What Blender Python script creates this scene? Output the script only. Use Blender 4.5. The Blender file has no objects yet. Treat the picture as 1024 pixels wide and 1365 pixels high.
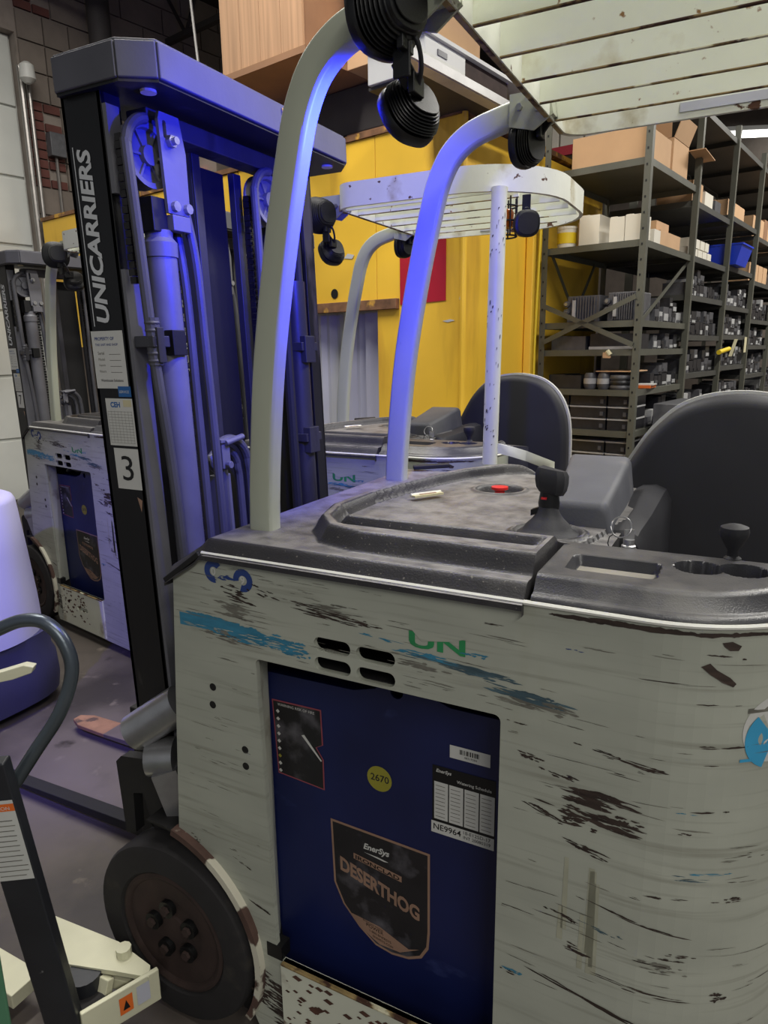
import bpy, bmesh, math, random
from mathutils import Vector, Matrix
from mathutils.geometry import tessellate_polygon
random.seed(7)
PI = math.pi
S = bpy.context.scene
COL = S.collection

# ------------------------------------------------------------------ camera, world, light, exposure
cam = bpy.data.objects.new('camera', bpy.data.cameras.new('camera'))
COL.objects.link(cam)
S.camera = cam
cam.data.sensor_fit = 'VERTICAL'; cam.data.sensor_height = 36; cam.data.sensor_width = 27
cam.data.lens = 920/1365*36
cam.data.clip_start = .05; cam.data.clip_end = 80
cam.matrix_world = (Matrix.Translation((0, 0, 1.6)) @ Matrix.Rotation(math.radians(27.5), 4, 'Z')
                    @ Matrix.Rotation(math.radians(90-13), 4, 'X') @ Matrix.Rotation(math.radians(-.8), 4, 'Z'))
S.view_settings.view_transform = 'Standard'; S.view_settings.look = 'None'
S.view_settings.gamma = 1; S.view_settings.exposure = .25
try: S.view_settings.use_curve_mapping = False
except Exception: pass
wd = bpy.data.worlds.new('world'); S.world = wd; wd.use_nodes = True
wd.node_tree.nodes['Background'].inputs[0].default_value = (.80, .84, .90, 1)
wd.node_tree.nodes['Background'].inputs[1].default_value = .22

AL = math.radians(10.9)
DX, DY = math.sin(AL), math.cos(AL)
EX, EY = math.cos(AL), -math.sin(AL)
def B(e, d, z=0):            # building frame -> world
    return Vector((e*EX+d*DX, e*EY+d*DY, z))

def area(name, loc, size, power, color=(1, .97, .9), rot=(0, 0, 0)):
    l = bpy.data.lights.new(name, 'AREA'); l.shape = 'RECTANGLE'; l.size, l.size_y = size
    l.energy = power; l.color = color
    o = bpy.data.objects.new(name, l); COL.objects.link(o); o.location = loc; o.rotation_euler = rot
    return o
area('ceiling_tube_and_fill', B(.9, 2.6, 5.3), (.5, 4.5), 210, rot=(0, 0, -AL))
area('ceiling_tube_and_fill', B(-2.8, 1.9, 5.5), (.4, 2.6), 150, rot=(0, 0, -AL))
area('ceiling_tube_and_fill', B(.6, 9.5, 5.3), (.5, 5), 330, rot=(0, 0, -AL))
area('ceiling_tube_and_fill', B(3.6, -2.6, 5.0), (.5, 3.5), 190, rot=(0, 0, -AL))
area('ceiling_tube_and_fill', B(-5.6, 2.4, 5.5), (.3, 2.0), 60, rot=(0, 0, -AL))  # added fill with no visible fixture, brightens the left block wall
def spot(name, loc, target, power, color, angle, blend=.6, radius=.03):
    l = bpy.data.lights.new(name, 'SPOT'); l.energy = power; l.color = color
    l.spot_size = math.radians(angle); l.spot_blend = blend; l.shadow_soft_size = radius
    o = bpy.data.objects.new(name, l); COL.objects.link(o); o.location = loc
    o.rotation_euler = (Vector(target)-Vector(loc)).to_track_quat('-Z', 'Y').to_euler()
    return o
# blue safety lamp of another truck parked out of frame on the left
spot('blue_floor_lamp', (-1.9, -.3, 2.4), (-2.75, 1.65, .45), 210, (.11, .075, 1), 48, .8)

# ------------------------------------------------------------------ materials
def node(nt, t, **k):
    n = nt.nodes.new(t)
    for a, v in k.items(): setattr(n, a, v)
    return n
def lin(c): return tuple(((v/255)/12.92 if v <= 10 else (((v/255)+.055)/1.055)**2.4) for v in c)+(1,)
def mat(name, rgb, rough=.5, metal=0, var=.12, vs=5, stretch=(1, 1, 1), bump=.04, bs=90, layers=(), emit=None, ev=0, alpha=1):
    """layers: (rgb, noise scale, threshold, softness, stretch, rough)"""
    m = bpy.data.materials.new(name); m.use_nodes = True; nt = m.node_tree
    b = nt.nodes['Principled BSDF']
    tc = node(nt, 'ShaderNodeTexCoord')
    def noise(scale, st, detail=6):
        mp = node(nt, 'ShaderNodeMapping'); mp.inputs['Scale'].default_value = st
        nt.links.new(tc.outputs['Object'], mp.inputs[0])
        n = node(nt, 'ShaderNodeTexNoise'); n.inputs['Scale'].default_value = scale; n.inputs['Detail'].default_value = detail
        nt.links.new(mp.outputs[0], n.inputs[0]); return n.outputs[0]
    c = lin(rgb)
    r = node(nt, 'ShaderNodeValToRGB')
    r.color_ramp.elements[0].position = .3; r.color_ramp.elements[1].position = .7
    r.color_ramp.elements[0].color = tuple(v*(1-var*1.5) for v in c[:3])+(1,)
    r.color_ramp.elements[1].color = tuple(min(1, v*(1+var)) for v in c[:3])+(1,)
    nt.links.new(noise(vs, stretch), r.inputs[0])
    out = r.outputs[0]
    rgh = None
    for (lc, ls, th, soft, lst, lr) in layers:
        rm = node(nt, 'ShaderNodeMapRange'); rm.inputs['From Min'].default_value = th; rm.inputs['From Max'].default_value = th+soft
        nt.links.new(noise(ls, lst, 8), rm.inputs['Value'])
        mx = node(nt, 'ShaderNodeMix', data_type='RGBA'); mx.inputs['B'].default_value = lin(lc)
        nt.links.new(rm.outputs[0], mx.inputs['Factor']); nt.links.new(out, mx.inputs['A']); out = mx.outputs['Result']
        mr = node(nt, 'ShaderNodeMix', data_type='FLOAT'); mr.inputs['B'].default_value = lr
        nt.links.new(rm.outputs[0], mr.inputs['Factor'])
        if rgh: nt.links.new(rgh, mr.inputs['A'])
        else: mr.inputs['A'].default_value = rough
        rgh = mr.outputs['Result']
    nt.links.new(out, b.inputs['Base Color'])
    if rgh: nt.links.new(rgh, b.inputs['Roughness'])
    else: b.inputs['Roughness'].default_value = rough
    b.inputs['Metallic'].default_value = metal
    if bump:
        bp = node(nt, 'ShaderNodeBump'); bp.inputs['Strength'].default_value = min(1, bump*4); bp.inputs['Distance'].default_value = .002
        nt.links.new(noise(bs, (1, 1, 1), 4), bp.inputs['Height']); nt.links.new(bp.outputs[0], b.inputs['Normal'])
    if emit:
        b.inputs['Emission Color'].default_value = lin(emit); b.inputs['Emission Strength'].default_value = ev
    if alpha < 1: b.inputs['Alpha'].default_value = alpha
    return m
M = {}
H1 = (2.5, 2.5, 70)
M['body'] = mat('worn_shaded_white_paint', (172, 175, 162), .42, 0, .09, 3, (1, 1, 3), .03, 60,
    layers=[((146, 147, 134), 3, .54, .22, (1.2, 1.2, 30), .5), ((84, 76, 68), 2.2, .74, .03, (1.3, 1.3, 42), .7), ((150, 148, 120), 1.6, .62, .2, (3, 3, .5), .5)])  # base greyed to carry the weaker light on the side; scratches are wear
M['cream'] = mat('cream_white_paint', (214, 216, 198), .4, 0, .06, 4, (1, 1, 2), .03, 60,
    layers=[((150, 140, 120), 6, .62, .1, (1, 1, 1), .6), ((90, 60, 45), 9, .68, .03, (1, 1, 1), .8)])
M['guard'] = mat('lit_guard_paint', (232, 236, 218), .45, 0, .05, 5, (1, 1, 1), .03, 60,
    layers=[((190, 180, 140), 5, .58, .12, (1, 1, 1), .6), ((140, 104, 60), 30, .68, .04, (1, 1, 1), .8)])  # base lightened to carry the stronger light on the slats
M['rim'] = mat('chipped_rim_paint', (226, 228, 216), .45, 0, .06, 6, (1, 1, 1), .05, 60,
    layers=[((176, 168, 140), 6, .56, .1, (1, 1, 1), .6), ((88, 58, 42), 24, .665, .03, (1, 1, 1), .85)])
M['pillar'] = mat('grey_green_pillar_paint', (176, 180, 162), .38, 0, .06, 4, (1, 1, .6), .02, 40,
    layers=[((110, 104, 90), 9, .69, .03, (1, 1, .5), .7)])
M['rust'] = mat('rust_brown_steel', (86, 56, 44), .85, .1, .3, 18, (1, 1, 1), .12, 60, layers=[((150, 140, 120), 12, .66, .04, (1, 1, 1), .6)])
M['edge'] = mat('rusty_chipped_edge', (150, 128, 84), .8, 0, .3, 25, (1, 1, 1), .1, 80, layers=[((66, 42, 30), 20, .5, .08, (1, 1, 1), .9), ((214, 210, 180), 12, .6, .05, (1, 1, 1), .6)])
M['archr'] = mat('rusty_arch_edge', (84, 62, 54), .85, 0, .2, 20, layers=[((206, 202, 184), 9, .56, .03, (1, 1, 1), .5)])
M['chip'] = mat('bare_scraped_steel', (60, 48, 42), .7, .1, .3, 20, (1, 1, 6), .05, 60)
M['chipg'] = mat('grey_scuff', (116, 114, 104), .7, 0, .3, 20, (1, 1, 6), .02, 60)
def dusty(m, rgb, lo, hi, amt):
    nt = m.node_tree; b = nt.nodes['Principled BSDF']; src = b.inputs['Base Color'].links[0].from_socket
    g = node(nt, 'ShaderNodeNewGeometry'); sx = node(nt, 'ShaderNodeSeparateXYZ'); nt.links.new(g.outputs['True Normal'], sx.inputs[0])
    tc = node(nt, 'ShaderNodeTexCoord'); n = node(nt, 'ShaderNodeTexNoise'); n.inputs['Scale'].default_value = 26; n.inputs['Detail'].default_value = 8; nt.links.new(tc.outputs['Object'], n.inputs[0])
    r = node(nt, 'ShaderNodeMapRange'); r.inputs['From Min'].default_value = lo; r.inputs['From Max'].default_value = hi; r.inputs['To Max'].default_value = amt; nt.links.new(sx.outputs[2], r.inputs['Value'])
    k = node(nt, 'ShaderNodeMapRange'); k.inputs['From Min'].default_value = .3; k.inputs['From Max'].default_value = .62; k.inputs['To Min'].default_value = .35; nt.links.new(n.outputs[0], k.inputs['Value'])
    mu = node(nt, 'ShaderNodeMath', operation='MULTIPLY'); nt.links.new(r.outputs[0], mu.inputs[0]); nt.links.new(k.outputs[0], mu.inputs[1])
    mx = node(nt, 'ShaderNodeMix', data_type='RGBA'); mx.inputs['B'].default_value = lin(rgb); nt.links.new(mu.outputs[0], mx.inputs['Factor']); nt.links.new(src, mx.inputs['A']); nt.links.new(mx.outputs['Result'], b.inputs['Base Color'])
M['chipb'] = mat('faded_blue_vinyl', (58, 130, 160), .5, 0, .15, 20, (1, 1, 6), .02, 60)
M['chipbg'] = mat('blue_grey_vinyl_residue', (74, 98, 108), .6, 0, .25, 20, (1, 1, 6), .02, 60)
M['sky'] = mat('bright_blue_vinyl', (60, 160, 205), .4, 0, .05, 20)
M['yst'] = mat('yellow_stain', (168, 168, 148), .6, 0, .1, 20)
M['navy'] = mat('navy_vinyl', (38, 64, 128), .5, 0, .1, 20)
M['green'] = mat('green_vinyl', (44, 140, 84), .5, 0, .1, 20)
M['lip'] = mat('lit_lip_and_tag_white', (240, 240, 232), .35, 0, .02, 5)  # extra white paints overhead light on the panel edge; also the tag roll
M['hood'] = mat('dusty_black_plastic', (52, 51, 54), .42, 0, .14, 7, (1, 1, 1), .10, 260,
    layers=[((84, 82, 80), 5, .50, .3, (1, 1, 1), .6), ((120, 117, 110), 170, .66, .05, (1, 1, 1), .9)])
dusty(M['hood'], (142, 139, 138), .90, .995, .85)
M['tray'] = mat('dust_covered_tray', (138, 134, 124), .85, 0, .12, 12, (1, 1, 1), .05, 120, layers=[((92, 90, 90), 6, .55, .15, (1, 1, 1), .8)])
M['console'] = mat('textured_black_console', (62, 62, 66), .30, 0, .15, 9, (1, 1, 1), .07, 420, layers=[((104, 102, 98), 8, .56, .25, (1, 1, 1), .55)])
dusty(M['console'], (112, 110, 108), .93, .999, .55)
M['pad'] = mat('black_vinyl_pad', (38, 38, 43), .62, 0, .12, 6, (1, 1, 1), .03, 300)
M['padg'] = mat('scuffed_grey_vinyl', (84, 85, 92), .6, 0, .12, 6, (1, 1, 1), .05, 200, layers=[((140, 134, 124), 6, .64, .2, (1, 1, 1), .8)])
M['dark'] = mat('black_underframe', (20, 19, 20), .7, 0, .2, 8, (1, 1, 1), .06, 80)
M['mast'] = mat('black_mast_steel', (26, 26, 28), .48, .25, .15, 6, (1, 1, .4), .03, 80, layers=[((70, 66, 64), 7, .66, .05, (1, 1, .3), .6)])
M['mastg'] = mat('greasy_grey_steel', (62, 62, 68), .42, .3, .2, 9, (1, 1, .3), .05, 80, layers=[((40, 38, 38), 8, .55, .12, (1, 1, .3), .6)])
M['head'] = mat('dark_grey_cross_head', (88, 88, 96), .5, .1, .12, 6, (1, 1, 1), .03, 80)
M['plate'] = mat('grey_cast_plate', (104, 104, 110), .5, .1, .1, 9, (1, 1, 1), .03, 80)
M['hose'] = mat('rubber_hose', (76, 76, 82), .5, 0, .12, 9, (1, 1, 1), .03, 120)
M['hosed'] = mat('black_rubber_hose', (34, 34, 38), .5, 0, .12, 9, (1, 1, 1), .03, 120)
M['chain'] = mat('oily_chain', (48, 46, 46), .4, .6, .3, 30)
M['zinc'] = mat('zinc_bolt', (170, 170, 172), .35, .8, .1, 20)
M['tyre'] = mat('black_rubber_tyre', (36, 34, 35), .85, 0, .15, 12, (1, 1, 1), .06, 90, layers=[((54, 50, 46), 9, .62, .1, (1, 1, 1), .9)])
M['hub'] = mat('rusty_wheel_hub', (60, 46, 42), .85, .1, .2, 12, (1, 1, 1), .08, 90)
M['batt'] = mat('blue_battery_paint', (22, 31, 80), .42, 0, .18, 4, (1, 1, 1), .02, 50, layers=[((52, 62, 112), 6, .66, .1, (1, 1, 2), .5)])
M['black'] = mat('black_print', (14, 14, 15), .5, 0, .05)
M['ink'] = mat('dark_sticker_print', (36, 35, 38), .35, 0, .15, 10, layers=[((98, 96, 102), 14, .54, .2, (1, 1, 1), .4)])
M['white'] = mat('white_sticker', (205, 205, 200), .45, 0, .04, 10)
M['silver'] = mat('silver_lettering', (206, 208, 210), .4, 0, .05, 10)
M['paper'] = mat('cream_paper_tag', (204, 196, 160), .7, 0, .06, 10)
M['yellowdot'] = mat('olive_yellow_sticker', (150, 144, 50), .5, 0, .06, 10)
M['tanp'] = mat('tan_print', (156, 124, 104), .5, 0, .08, 12)
M['pinkp'] = mat('red_outline_print', (150, 74, 84), .5, 0, .05, 10)
M['orange'] = mat('orange_warning_print', (226, 110, 40), .5, 0, .05, 10)
M['yell'] = mat('amber_warning_print', (232, 178, 50), .5, 0, .05, 10)
M['bluep'] = mat('blue_print', (36, 96, 160), .5, 0, .05, 10)
M['red'] = mat('red_plastic', (214, 44, 44), .4, 0, .05, 10)
M['lamp'] = mat('black_lamp_casting', (17, 17, 19), .42, .1, .1, 9, (1, 1, 1), .03, 200)
M['amber'] = mat('amber_beacon_lens', (190, 96, 30), .2, 0, .05, 10)
M['ylw'] = mat('yellow_machine_paint', (244, 196, 60), .5, 0, .07, 1.5, (1, 1, 1), .03, 30,
    layers=[((200, 150, 44), 1.4, .58, .15, (2, 2, .4), .6), ((236, 230, 210), 4, .74, .02, (1, 1, 1), .5)])
M['ylwr'] = mat('rusty_yellow_edge', (124, 88, 60), .8, 0, .3, 12, layers=[((210, 160, 60), 5, .58, .06, (1, 1, 1), .6)])
M['redp'] = mat('red_painted_sign', (176, 22, 46), .5, 0, .05, 6)
M['sheet'] = mat('translucent_grey_sheet', (186, 188, 200), .5, 0, .06, 2, (3, 3, .4), .03, 20)
M['shelf'] = mat('grey_green_shelf_steel', (92, 92, 82), .48, .1, .1, 5, (1, 1, 1), .03, 60)
M['shelfd'] = mat('shelf_deck_steel', (74, 74, 70), .5, .1, .1, 5)
M['card'] = mat('brown_cardboard', (198, 160, 122), .85, 0, .07, 3, (1, 1, 1), .03, 60)
M['card2'] = mat('dark_brown_cardboard', (146, 108, 78), .85, 0, .1, 3)
M['cardw'] = mat('white_carton', (220, 214, 200), .7, 0, .05, 4)
M['wood'] = mat('plywood_crate', (176, 138, 104), .8, 0, .14, 3, (14, 14, .4), .04, 60)
M['gmod'] = mat('grey_module', (88, 88, 92), .45, .1, .15, 20)
M['dmod'] = mat('dark_module', (44, 44, 48), .4, .1, .2, 20)
M['lmod'] = mat('pale_module', (176, 176, 176), .5, 0, .1, 20)
M['bluebin'] = mat('blue_plastic_bin', (26, 60, 200), .4, 0, .08, 6)
M['conc'] = mat('stained_concrete_floor', (92, 84, 78), .62, 0, .25, 1.1, (1, 1, 1), .08, 30,
    layers=[((54, 48, 46), 1.6, .50, .14, (1, 1, 1), .5), ((130, 120, 108), 7, .64, .12, (1, 1, 1), .7), ((44, 38, 36), 6, .66, .08, (1, 1, 1), .4)])
M['block'] = mat('grey_block', (122, 112, 104), .9, 0, .12, 4, (1, 1, 1), .15, 50)
M['mortar'] = mat('pale_mortar', (140, 130, 122), .95, 0, .1, 8)
M['brick'] = mat('dark_red_brick', (96, 58, 52), .9, 0, .15, 6, (1, 1, 1), .12, 60)
M['door'] = mat('white_door_panel', (208, 210, 205), .6, 0, .05, 2)
M['ceil'] = mat('dark_ceiling_deck', (58, 54, 54), .8, 0, .1, 3)
M['joist'] = mat('dark_joist_steel', (58, 54, 54), .7, .1, .1, 6)
M['pipe'] = mat('galvanised_conduit', (150, 146, 142), .35, .7, .1, 8)
M['steel'] = mat('bright_rail_steel', (176, 174, 170), .4, .15, .1, 8)
M['cab'] = mat('pale_grey_cabinet', (196, 196, 192), .5, 0, .05, 4)
M['tube'] = mat('lit_tube', (255, 255, 250), .5, 0, 0, 5, emit=(255, 255, 250), ev=6, bump=0)
M['led'] = mat('red_indicator_lens', (255, 30, 60), .3, 0, 0, 5, emit=(255, 30, 70), ev=8, bump=0)
M['blens'] = mat('blue_lamp_lens', (30, 40, 255), .2, 0, 0, 5, emit=(40, 60, 255), ev=1.5, bump=0)
M['drum'] = mat('pale_plastic_drum', (190, 188, 226), .45, 0, .03, 3)  # lavender tint puts part of the violet lamp light into the plastic
M['base'] = mat('dark_blue_plastic', (60, 60, 92), .5, 0, .1, 5)
M['jack'] = mat('black_painted_tiller', (42, 44, 50), .4, .1, .15, 8, layers=[((140, 140, 140), 18, .7, .02, (1, 1, 1), .5)])
M['tubeh'] = mat('scratched_dark_steel_tube', (84, 92, 98), .3, .55, .12, 9, layers=[((170, 172, 172), 14, .68, .05, (1, 1, .3), .3)])
M['jackc'] = mat('cream_jack_paint', (214, 212, 184), .45, 0, .08, 6, layers=[((60, 50, 44), 9, .66, .03, (1, 1, 1), .7)])
M['gpost'] = mat('green_painted_steel', (74, 122, 92), .6, 0, .15, 6, layers=[((40, 60, 50), 7, .6, .1, (1, 1, 1), .8)])
M['fork'] = mat('worn_fork_steel', (98, 88, 84), .7, .1, .15, 8)
M['forkt'] = mat('rusty_fork_tip', (150, 112, 84), .75, .1, .2, 14, layers=[((90, 70, 60), 12, .58, .06, (1, 1, 1), .8)])
M['ycab'] = mat('yellow_cable_jacket', (232, 200, 40), .5, 0, .03, 6)

# ------------------------------------------------------------------ mesh helper
def basis(a):
    a = Vector(a).normalized()
    t = Vector((0, 0, 1)) if abs(a.z) < .9 else Vector((1, 0, 0))
    u = a.cross(t).normalized(); return u, a.cross(u).normalized()
class MB:
    def __init__(s): s.v = []; s.f = []; s.m = []; s.mats = []
    def mi(s, mt):
        if mt is None: return 0
        if mt not in s.mats: s.mats.append(mt)
        return s.mats.index(mt)
    def add(s, vs, fs, mt=None):
        n = len(s.v); s.v += [tuple(v) for v in vs]; k = s.mi(mt)
        for f in fs: s.f.append(tuple(i+n for i in f)); s.m.append(k)
        return s
    def box(s, x0, x1, y0, y1, z0, z1, mt=None):
        vs = [(x, y, z) for x in (x0, x1) for y in (y0, y1) for z in (z0, z1)]
        return s.add(vs, [(0, 1, 3, 2), (4, 6, 7, 5), (0, 4, 5, 1), (2, 3, 7, 6), (0, 2, 6, 4), (1, 5, 7, 3)], mt)
    def obox(s, c, ax, ay, az, mt=None):     # centre and three half-axis vectors
        c, ax, ay, az = map(Vector, (c, ax, ay, az))
        vs = [c+ax*i+ay*j+az*k for i in (-1, 1) for j in (-1, 1) for k in (-1, 1)]
        return s.add(vs, [(0, 1, 3, 2), (4, 6, 7, 5), (0, 4, 5, 1), (2, 3, 7, 6), (0, 2, 6, 4), (1, 5, 7, 3)], mt)
    def bar(s, p0, p1, w, h, up=(0, 0, 1), mt=None):
        p0, p1 = Vector(p0), Vector(p1); a = (p1-p0); L = a.length/2; a.normalize()
        sd = a.cross(Vector(up)).normalized(); u2 = sd.cross(a)
        return s.obox((p0+p1)/2, a*L, sd*w/2, u2*h/2, mt)
    def prism(s, pts, off, mt=None):          # pts: 3-D polygon, off: extrusion vector
        n = len(pts); o = Vector(off); a = [Vector(p) for p in pts]; b = [p+o for p in a]
        return s.add(a+b, [tuple(range(n))[::-1], tuple(range(n, 2*n))]+[(i, (i+1) % n, n+(i+1) % n, n+i) for i in range(n)], mt)
    def rings(s, rs, closed=True, cap=True, mt=None):
        n = len(rs[0]); vs = [p for r in rs for p in r]; fs = []
        for i in range(len(rs)-1):
            for j in range(n if closed else n-1):
                k = (j+1) % n; fs.append((i*n+j, i*n+k, (i+1)*n+k, (i+1)*n+j))
        if cap and closed: fs += [tuple(range(n))[::-1], tuple(range((len(rs)-1)*n, len(rs)*n))]
        return s.add(vs, fs, mt)
    def cyl(s, p0, p1, r, r1=None, n=16, mt=None):
        p0, p1 = Vector(p0), Vector(p1); u, w = basis(p1-p0); r1 = r if r1 is None else r1
        return s.rings([[p+(u*math.cos(2*PI*i/n)+w*math.sin(2*PI*i/n))*q for i in range(n)] for p, q in ((p0, r), (p1, r1))], mt=mt)
    def lathe(s, base, axis, prof, n=24, mt=None, sq=None):   # prof: (r, h); sq: superellipse power
        base = Vector(base); a = Vector(axis).normalized(); u, w = basis(a); rs = []
        for r, h in prof:
            ring = []
            for i in range(n):
                t = 2*PI*i/n; c, q = math.cos(t), math.sin(t)
                if sq: k = (abs(c)**sq+abs(q)**sq)**(-1/sq)
                else: k = 1
                ring.append(base+a*h+(u*c+w*q)*r*k)
            rs.append(ring)
        return s.rings(rs, mt=mt)
    def sweep(s, path, prof, up=(0, 1, 0), mt=None, cap=True):   # prof: 2-D points (side, up)
        P = [Vector(p) for p in path]; rs = []
        for i, p in enumerate(P):
            t = (P[min(i+1, len(P)-1)]-P[max(i-1, 0)]).normalized()
            b = Vector(up); sd = t.cross(b).normalized(); b2 = sd.cross(t).normalized()
            rs.append([p+sd*x+b2*y for x, y in prof])
        return s.rings(rs, mt=mt, cap=cap)
    def tube(s, path, r, n=10, mt=None, up=(0, .13, 1)):
        return s.sweep(path, [(r*math.cos(2*PI*i/n), r*math.sin(2*PI*i/n)) for i in range(n)], up, mt)
    def poly(s, loops, fn, th=None, mt=None):   # loops: 2-D outer + holes, fn maps (a,b,depth) -> 3-D
        flat = [p for l in loops for p in l]
        tris = tessellate_polygon([[Vector((p[0], p[1], 0)) for p in l] for l in loops])
        n = len(flat); s.add([fn(a, b, 0) for a, b in flat], [tuple(t) for t in tris], mt)
        if th:
            s.add([fn(a, b, th) for a, b in flat], [tuple(t)[::-1] for t in tris], mt)
            for l in loops:
                k = len(l); s.add([fn(a, b, 0) for a, b in l]+[fn(a, b, th) for a, b in l], [(i, (i+1) % k, k+(i+1) % k, k+i) for i in range(k)], mt)
        return s
    def build(s, name, mt, parent=None, smooth=False, bevel=0, seg=2, angle=35):
        me = bpy.data.meshes.new(name)
        o0 = parent_origin(parent)
        me.from_pydata([(v[0]-o0[0], v[1]-o0[1], v[2]-o0[2]) for v in s.v], [], s.f)
        ml = s.mats if s.mats and mt is None else [mt]+[x for x in s.mats if x is not mt]
        if mt is not None and s.mats:
            mp = {i: ml.index(x) for i, x in enumerate(s.mats)}; ms = [mp.get(k, 0) for k in s.m]
        else: ms = s.m
        for x in ml: me.materials.append(M[x] if isinstance(x, str) else x)
        me.polygons.foreach_set('material_index', ms)
        bm = bmesh.new(); bm.from_mesh(me); bmesh.ops.recalc_face_normals(bm, faces=bm.faces)
        if smooth:
            for f in bm.faces: f.smooth = True
            for e in bm.edges:
                if len(e.link_faces) == 2 and e.calc_face_angle(0) > math.radians(angle): e.smooth = False
        bm.to_mesh(me); bm.free()
        o = bpy.data.objects.new(name, me); COL.objects.link(o)
        if parent: o.parent = parent
        if bevel:
            md = o.modifiers.new('bevel', 'BEVEL'); md.width = bevel; md.segments = seg; md.limit_method = 'ANGLE'; md.angle_limit = math.radians(30)
            for p in me.polygons: p.use_smooth = True
            md.harden_normals = True
        return o
def parent_origin(p):
    v = Vector((0, 0, 0))
    while p is not None: v += p.location; p = p.parent
    return v
def tag(o, label=None, cat=None, group=None, kind=None):
    if label: o['label'] = label
    if cat: o['category'] = cat
    if group: o['group'] = group
    if kind: o['kind'] = kind
    return o
def thing(name, label, cat, loc, group=None):
    o = bpy.data.objects.new(name, None); COL.objects.link(o); o.location = loc; o.empty_display_size = .1
    return tag(o, label, cat, group)
def kids(o): return [c for c in list(bpy.data.objects) if c.parent == o]
def copy_tree(o, parent=None):
    c = o.copy(); COL.objects.link(c); c.parent = parent
    for ch in kids(o): copy_tree(ch, c)
    return c
def arc(cx, cy, r, a0, a1, n=8): return [(cx+r*math.cos(math.radians(a0+(a1-a0)*i/n)), cy+r*math.sin(math.radians(a0+(a1-a0)*i/n))) for i in range(n+1)]
def rrect(x0, y0, x1, y1, r, n=4):
    return arc(x1-r, y0+r, r, -90, 0, n)+arc(x1-r, y1-r, r, 0, 90, n)+arc(x0+r, y1-r, r, 90, 180, n)+arc(x0+r, y0+r, r, 180, 270, n)
def text_mesh(txt, size, bold=0, shear=0, sx=1, space=1):
    cu = bpy.data.curves.new('t', 'FONT'); cu.body = txt; cu.size = size; cu.offset = bold; cu.shear = shear; cu.space_character = space
    cu.resolution_u = 3
    o = bpy.data.objects.new('t', cu); COL.objects.link(o); bpy.context.view_layer.update()
    me = bpy.data.meshes.new_from_object(o)
    vs = [(v.co.x*sx, v.co.y) for v in me.vertices]; fs = [tuple(p.vertices) for p in me.polygons]
    bpy.data.objects.remove(o); bpy.data.curves.remove(cu); bpy.data.meshes.remove(me)
    return vs, fs
def put_text(mb, fn, txt, a, b, w, mt, lift=.0006, bold=0, shear=0, size=None, h=None, space=1):
    """lettering from (a,b), total width w (and cap height h) in the frame fn(a,b,lift)"""
    vs, fs = text_mesh(txt, .1, bold, shear, 1, space)
    x0, x1 = min(v[0] for v in vs), max(v[0] for v in vs); y0, y1 = min(v[1] for v in vs), max(v[1] for v in vs)
    kx = w/(x1-x0); ky = kx if h is None else h/(y1-y0)
    mb.add([fn(a+(v[0]-x0)*kx, b+(v[1]-y0)*ky, lift) for v in vs], fs, mt)
def quad(mb, fn, a0, b0, a1, b1, mt, lift=0):
    mb.add([fn(a0, b0, lift), fn(a1, b0, lift), fn(a1, b1, lift), fn(a0, b1, lift)], [(0, 1, 2, 3)], mt)

def smooth_path(pts, n_=6):
    out = []
    P_ = [Vector(p) for p in pts]
    for i in range(len(P_)-1):
        p0 = P_[max(i-1, 0)]; p1 = P_[i]; p2 = P_[i+1]; p3 = P_[min(i+2, len(P_)-1)]
        for k in range(n_):
            t = k/n_; out.append(.5*((2*p1)+(p2-p0)*t+(2*p0-5*p1+4*p2-p3)*t*t+(3*p1-p0-3*p2+p3)*t**3))
    out.append(P_[-1]); return out

# ------------------------------------------------------------------ structure
def struct(mb, name, mt, **k):
    o = mb.build(name, mt, None, **k); o['kind'] = 'structure'; return o
fl = MB(); fl.prism([B(-12, -6, -.1), B(8, -6, -.1), B(8, 30, -.1), B(-12, 30, -.1)], (0, 0, .1)); struct(fl, 'floor', 'conc')
WE = -8.0
# left block wall with a bright doorway; mortar backing and proud blocks
wl = MB()
for (d0, d1, z0, z1) in ((4.02, 14, 0, 6), (-3, 4.02, 4.9, 6), (-3, .2, 0, 4.9)):
    wl.prism([B(WE-.25, d0, z0), B(WE, d0, z0), B(WE, d1, z0), B(WE-.25, d1, z0)], (0, 0, z1-z0))
wall = struct(wl, 'wall_left', 'mortar')
bh, bl = .285, .57
def block_mesh(l, h, name, mt, t=.03):
    mb = MB(); mb.obox(B(t/2, l/2, h/2), B(t/2, 0, 0), B(0, l/2-.008, 0), (0, 0, h/2-.008))
    return mb.build(name, mt, wall, bevel=0)
protoB = block_mesh(bl, bh, 'block', 'block'); protoH = block_mesh(bl/2, bh, 'block', 'block'); protoR = block_mesh(.19, bh/3, 'brick', 'brick')
def inst(p, loc):
    o = p.copy(); COL.objects.link(o); o.parent = wall; o.location = loc; return o
for r in range(7, 21):
    z = r*bh; d = 4.42 if r % 2 else 4.42
    quo = (r//3) % 2 == 0
    if quo:
        for k in range(3):
            inst(protoR, B(WE, 4.03, z+k*bh/3))
            if k != 1: inst(protoR, B(WE, 4.225, z+k*bh/3))
        d = 4.42
    else:
        inst(protoH, B(WE, 4.03, z)); d = 4.03+bl/2
        if r % 2: inst(protoH, B(WE, d, z)); d += bl/2
    if quo and r % 2: inst(protoH, B(WE, d, z)); d += bl/2
    while d < 8.2:
        inst(protoB, B(WE, d, z)); d += bl
for p in (protoB, protoH, protoR): bpy.data.objects.remove(p)
dr = MB(); dr.prism([B(WE-.2, .2), B(WE-.14, .2), B(WE-.14, 4.02), B(WE-.2, 4.02)], (0, 0, 4.9)); 
dso = struct(dr, 'door_1', 'door')
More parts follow.
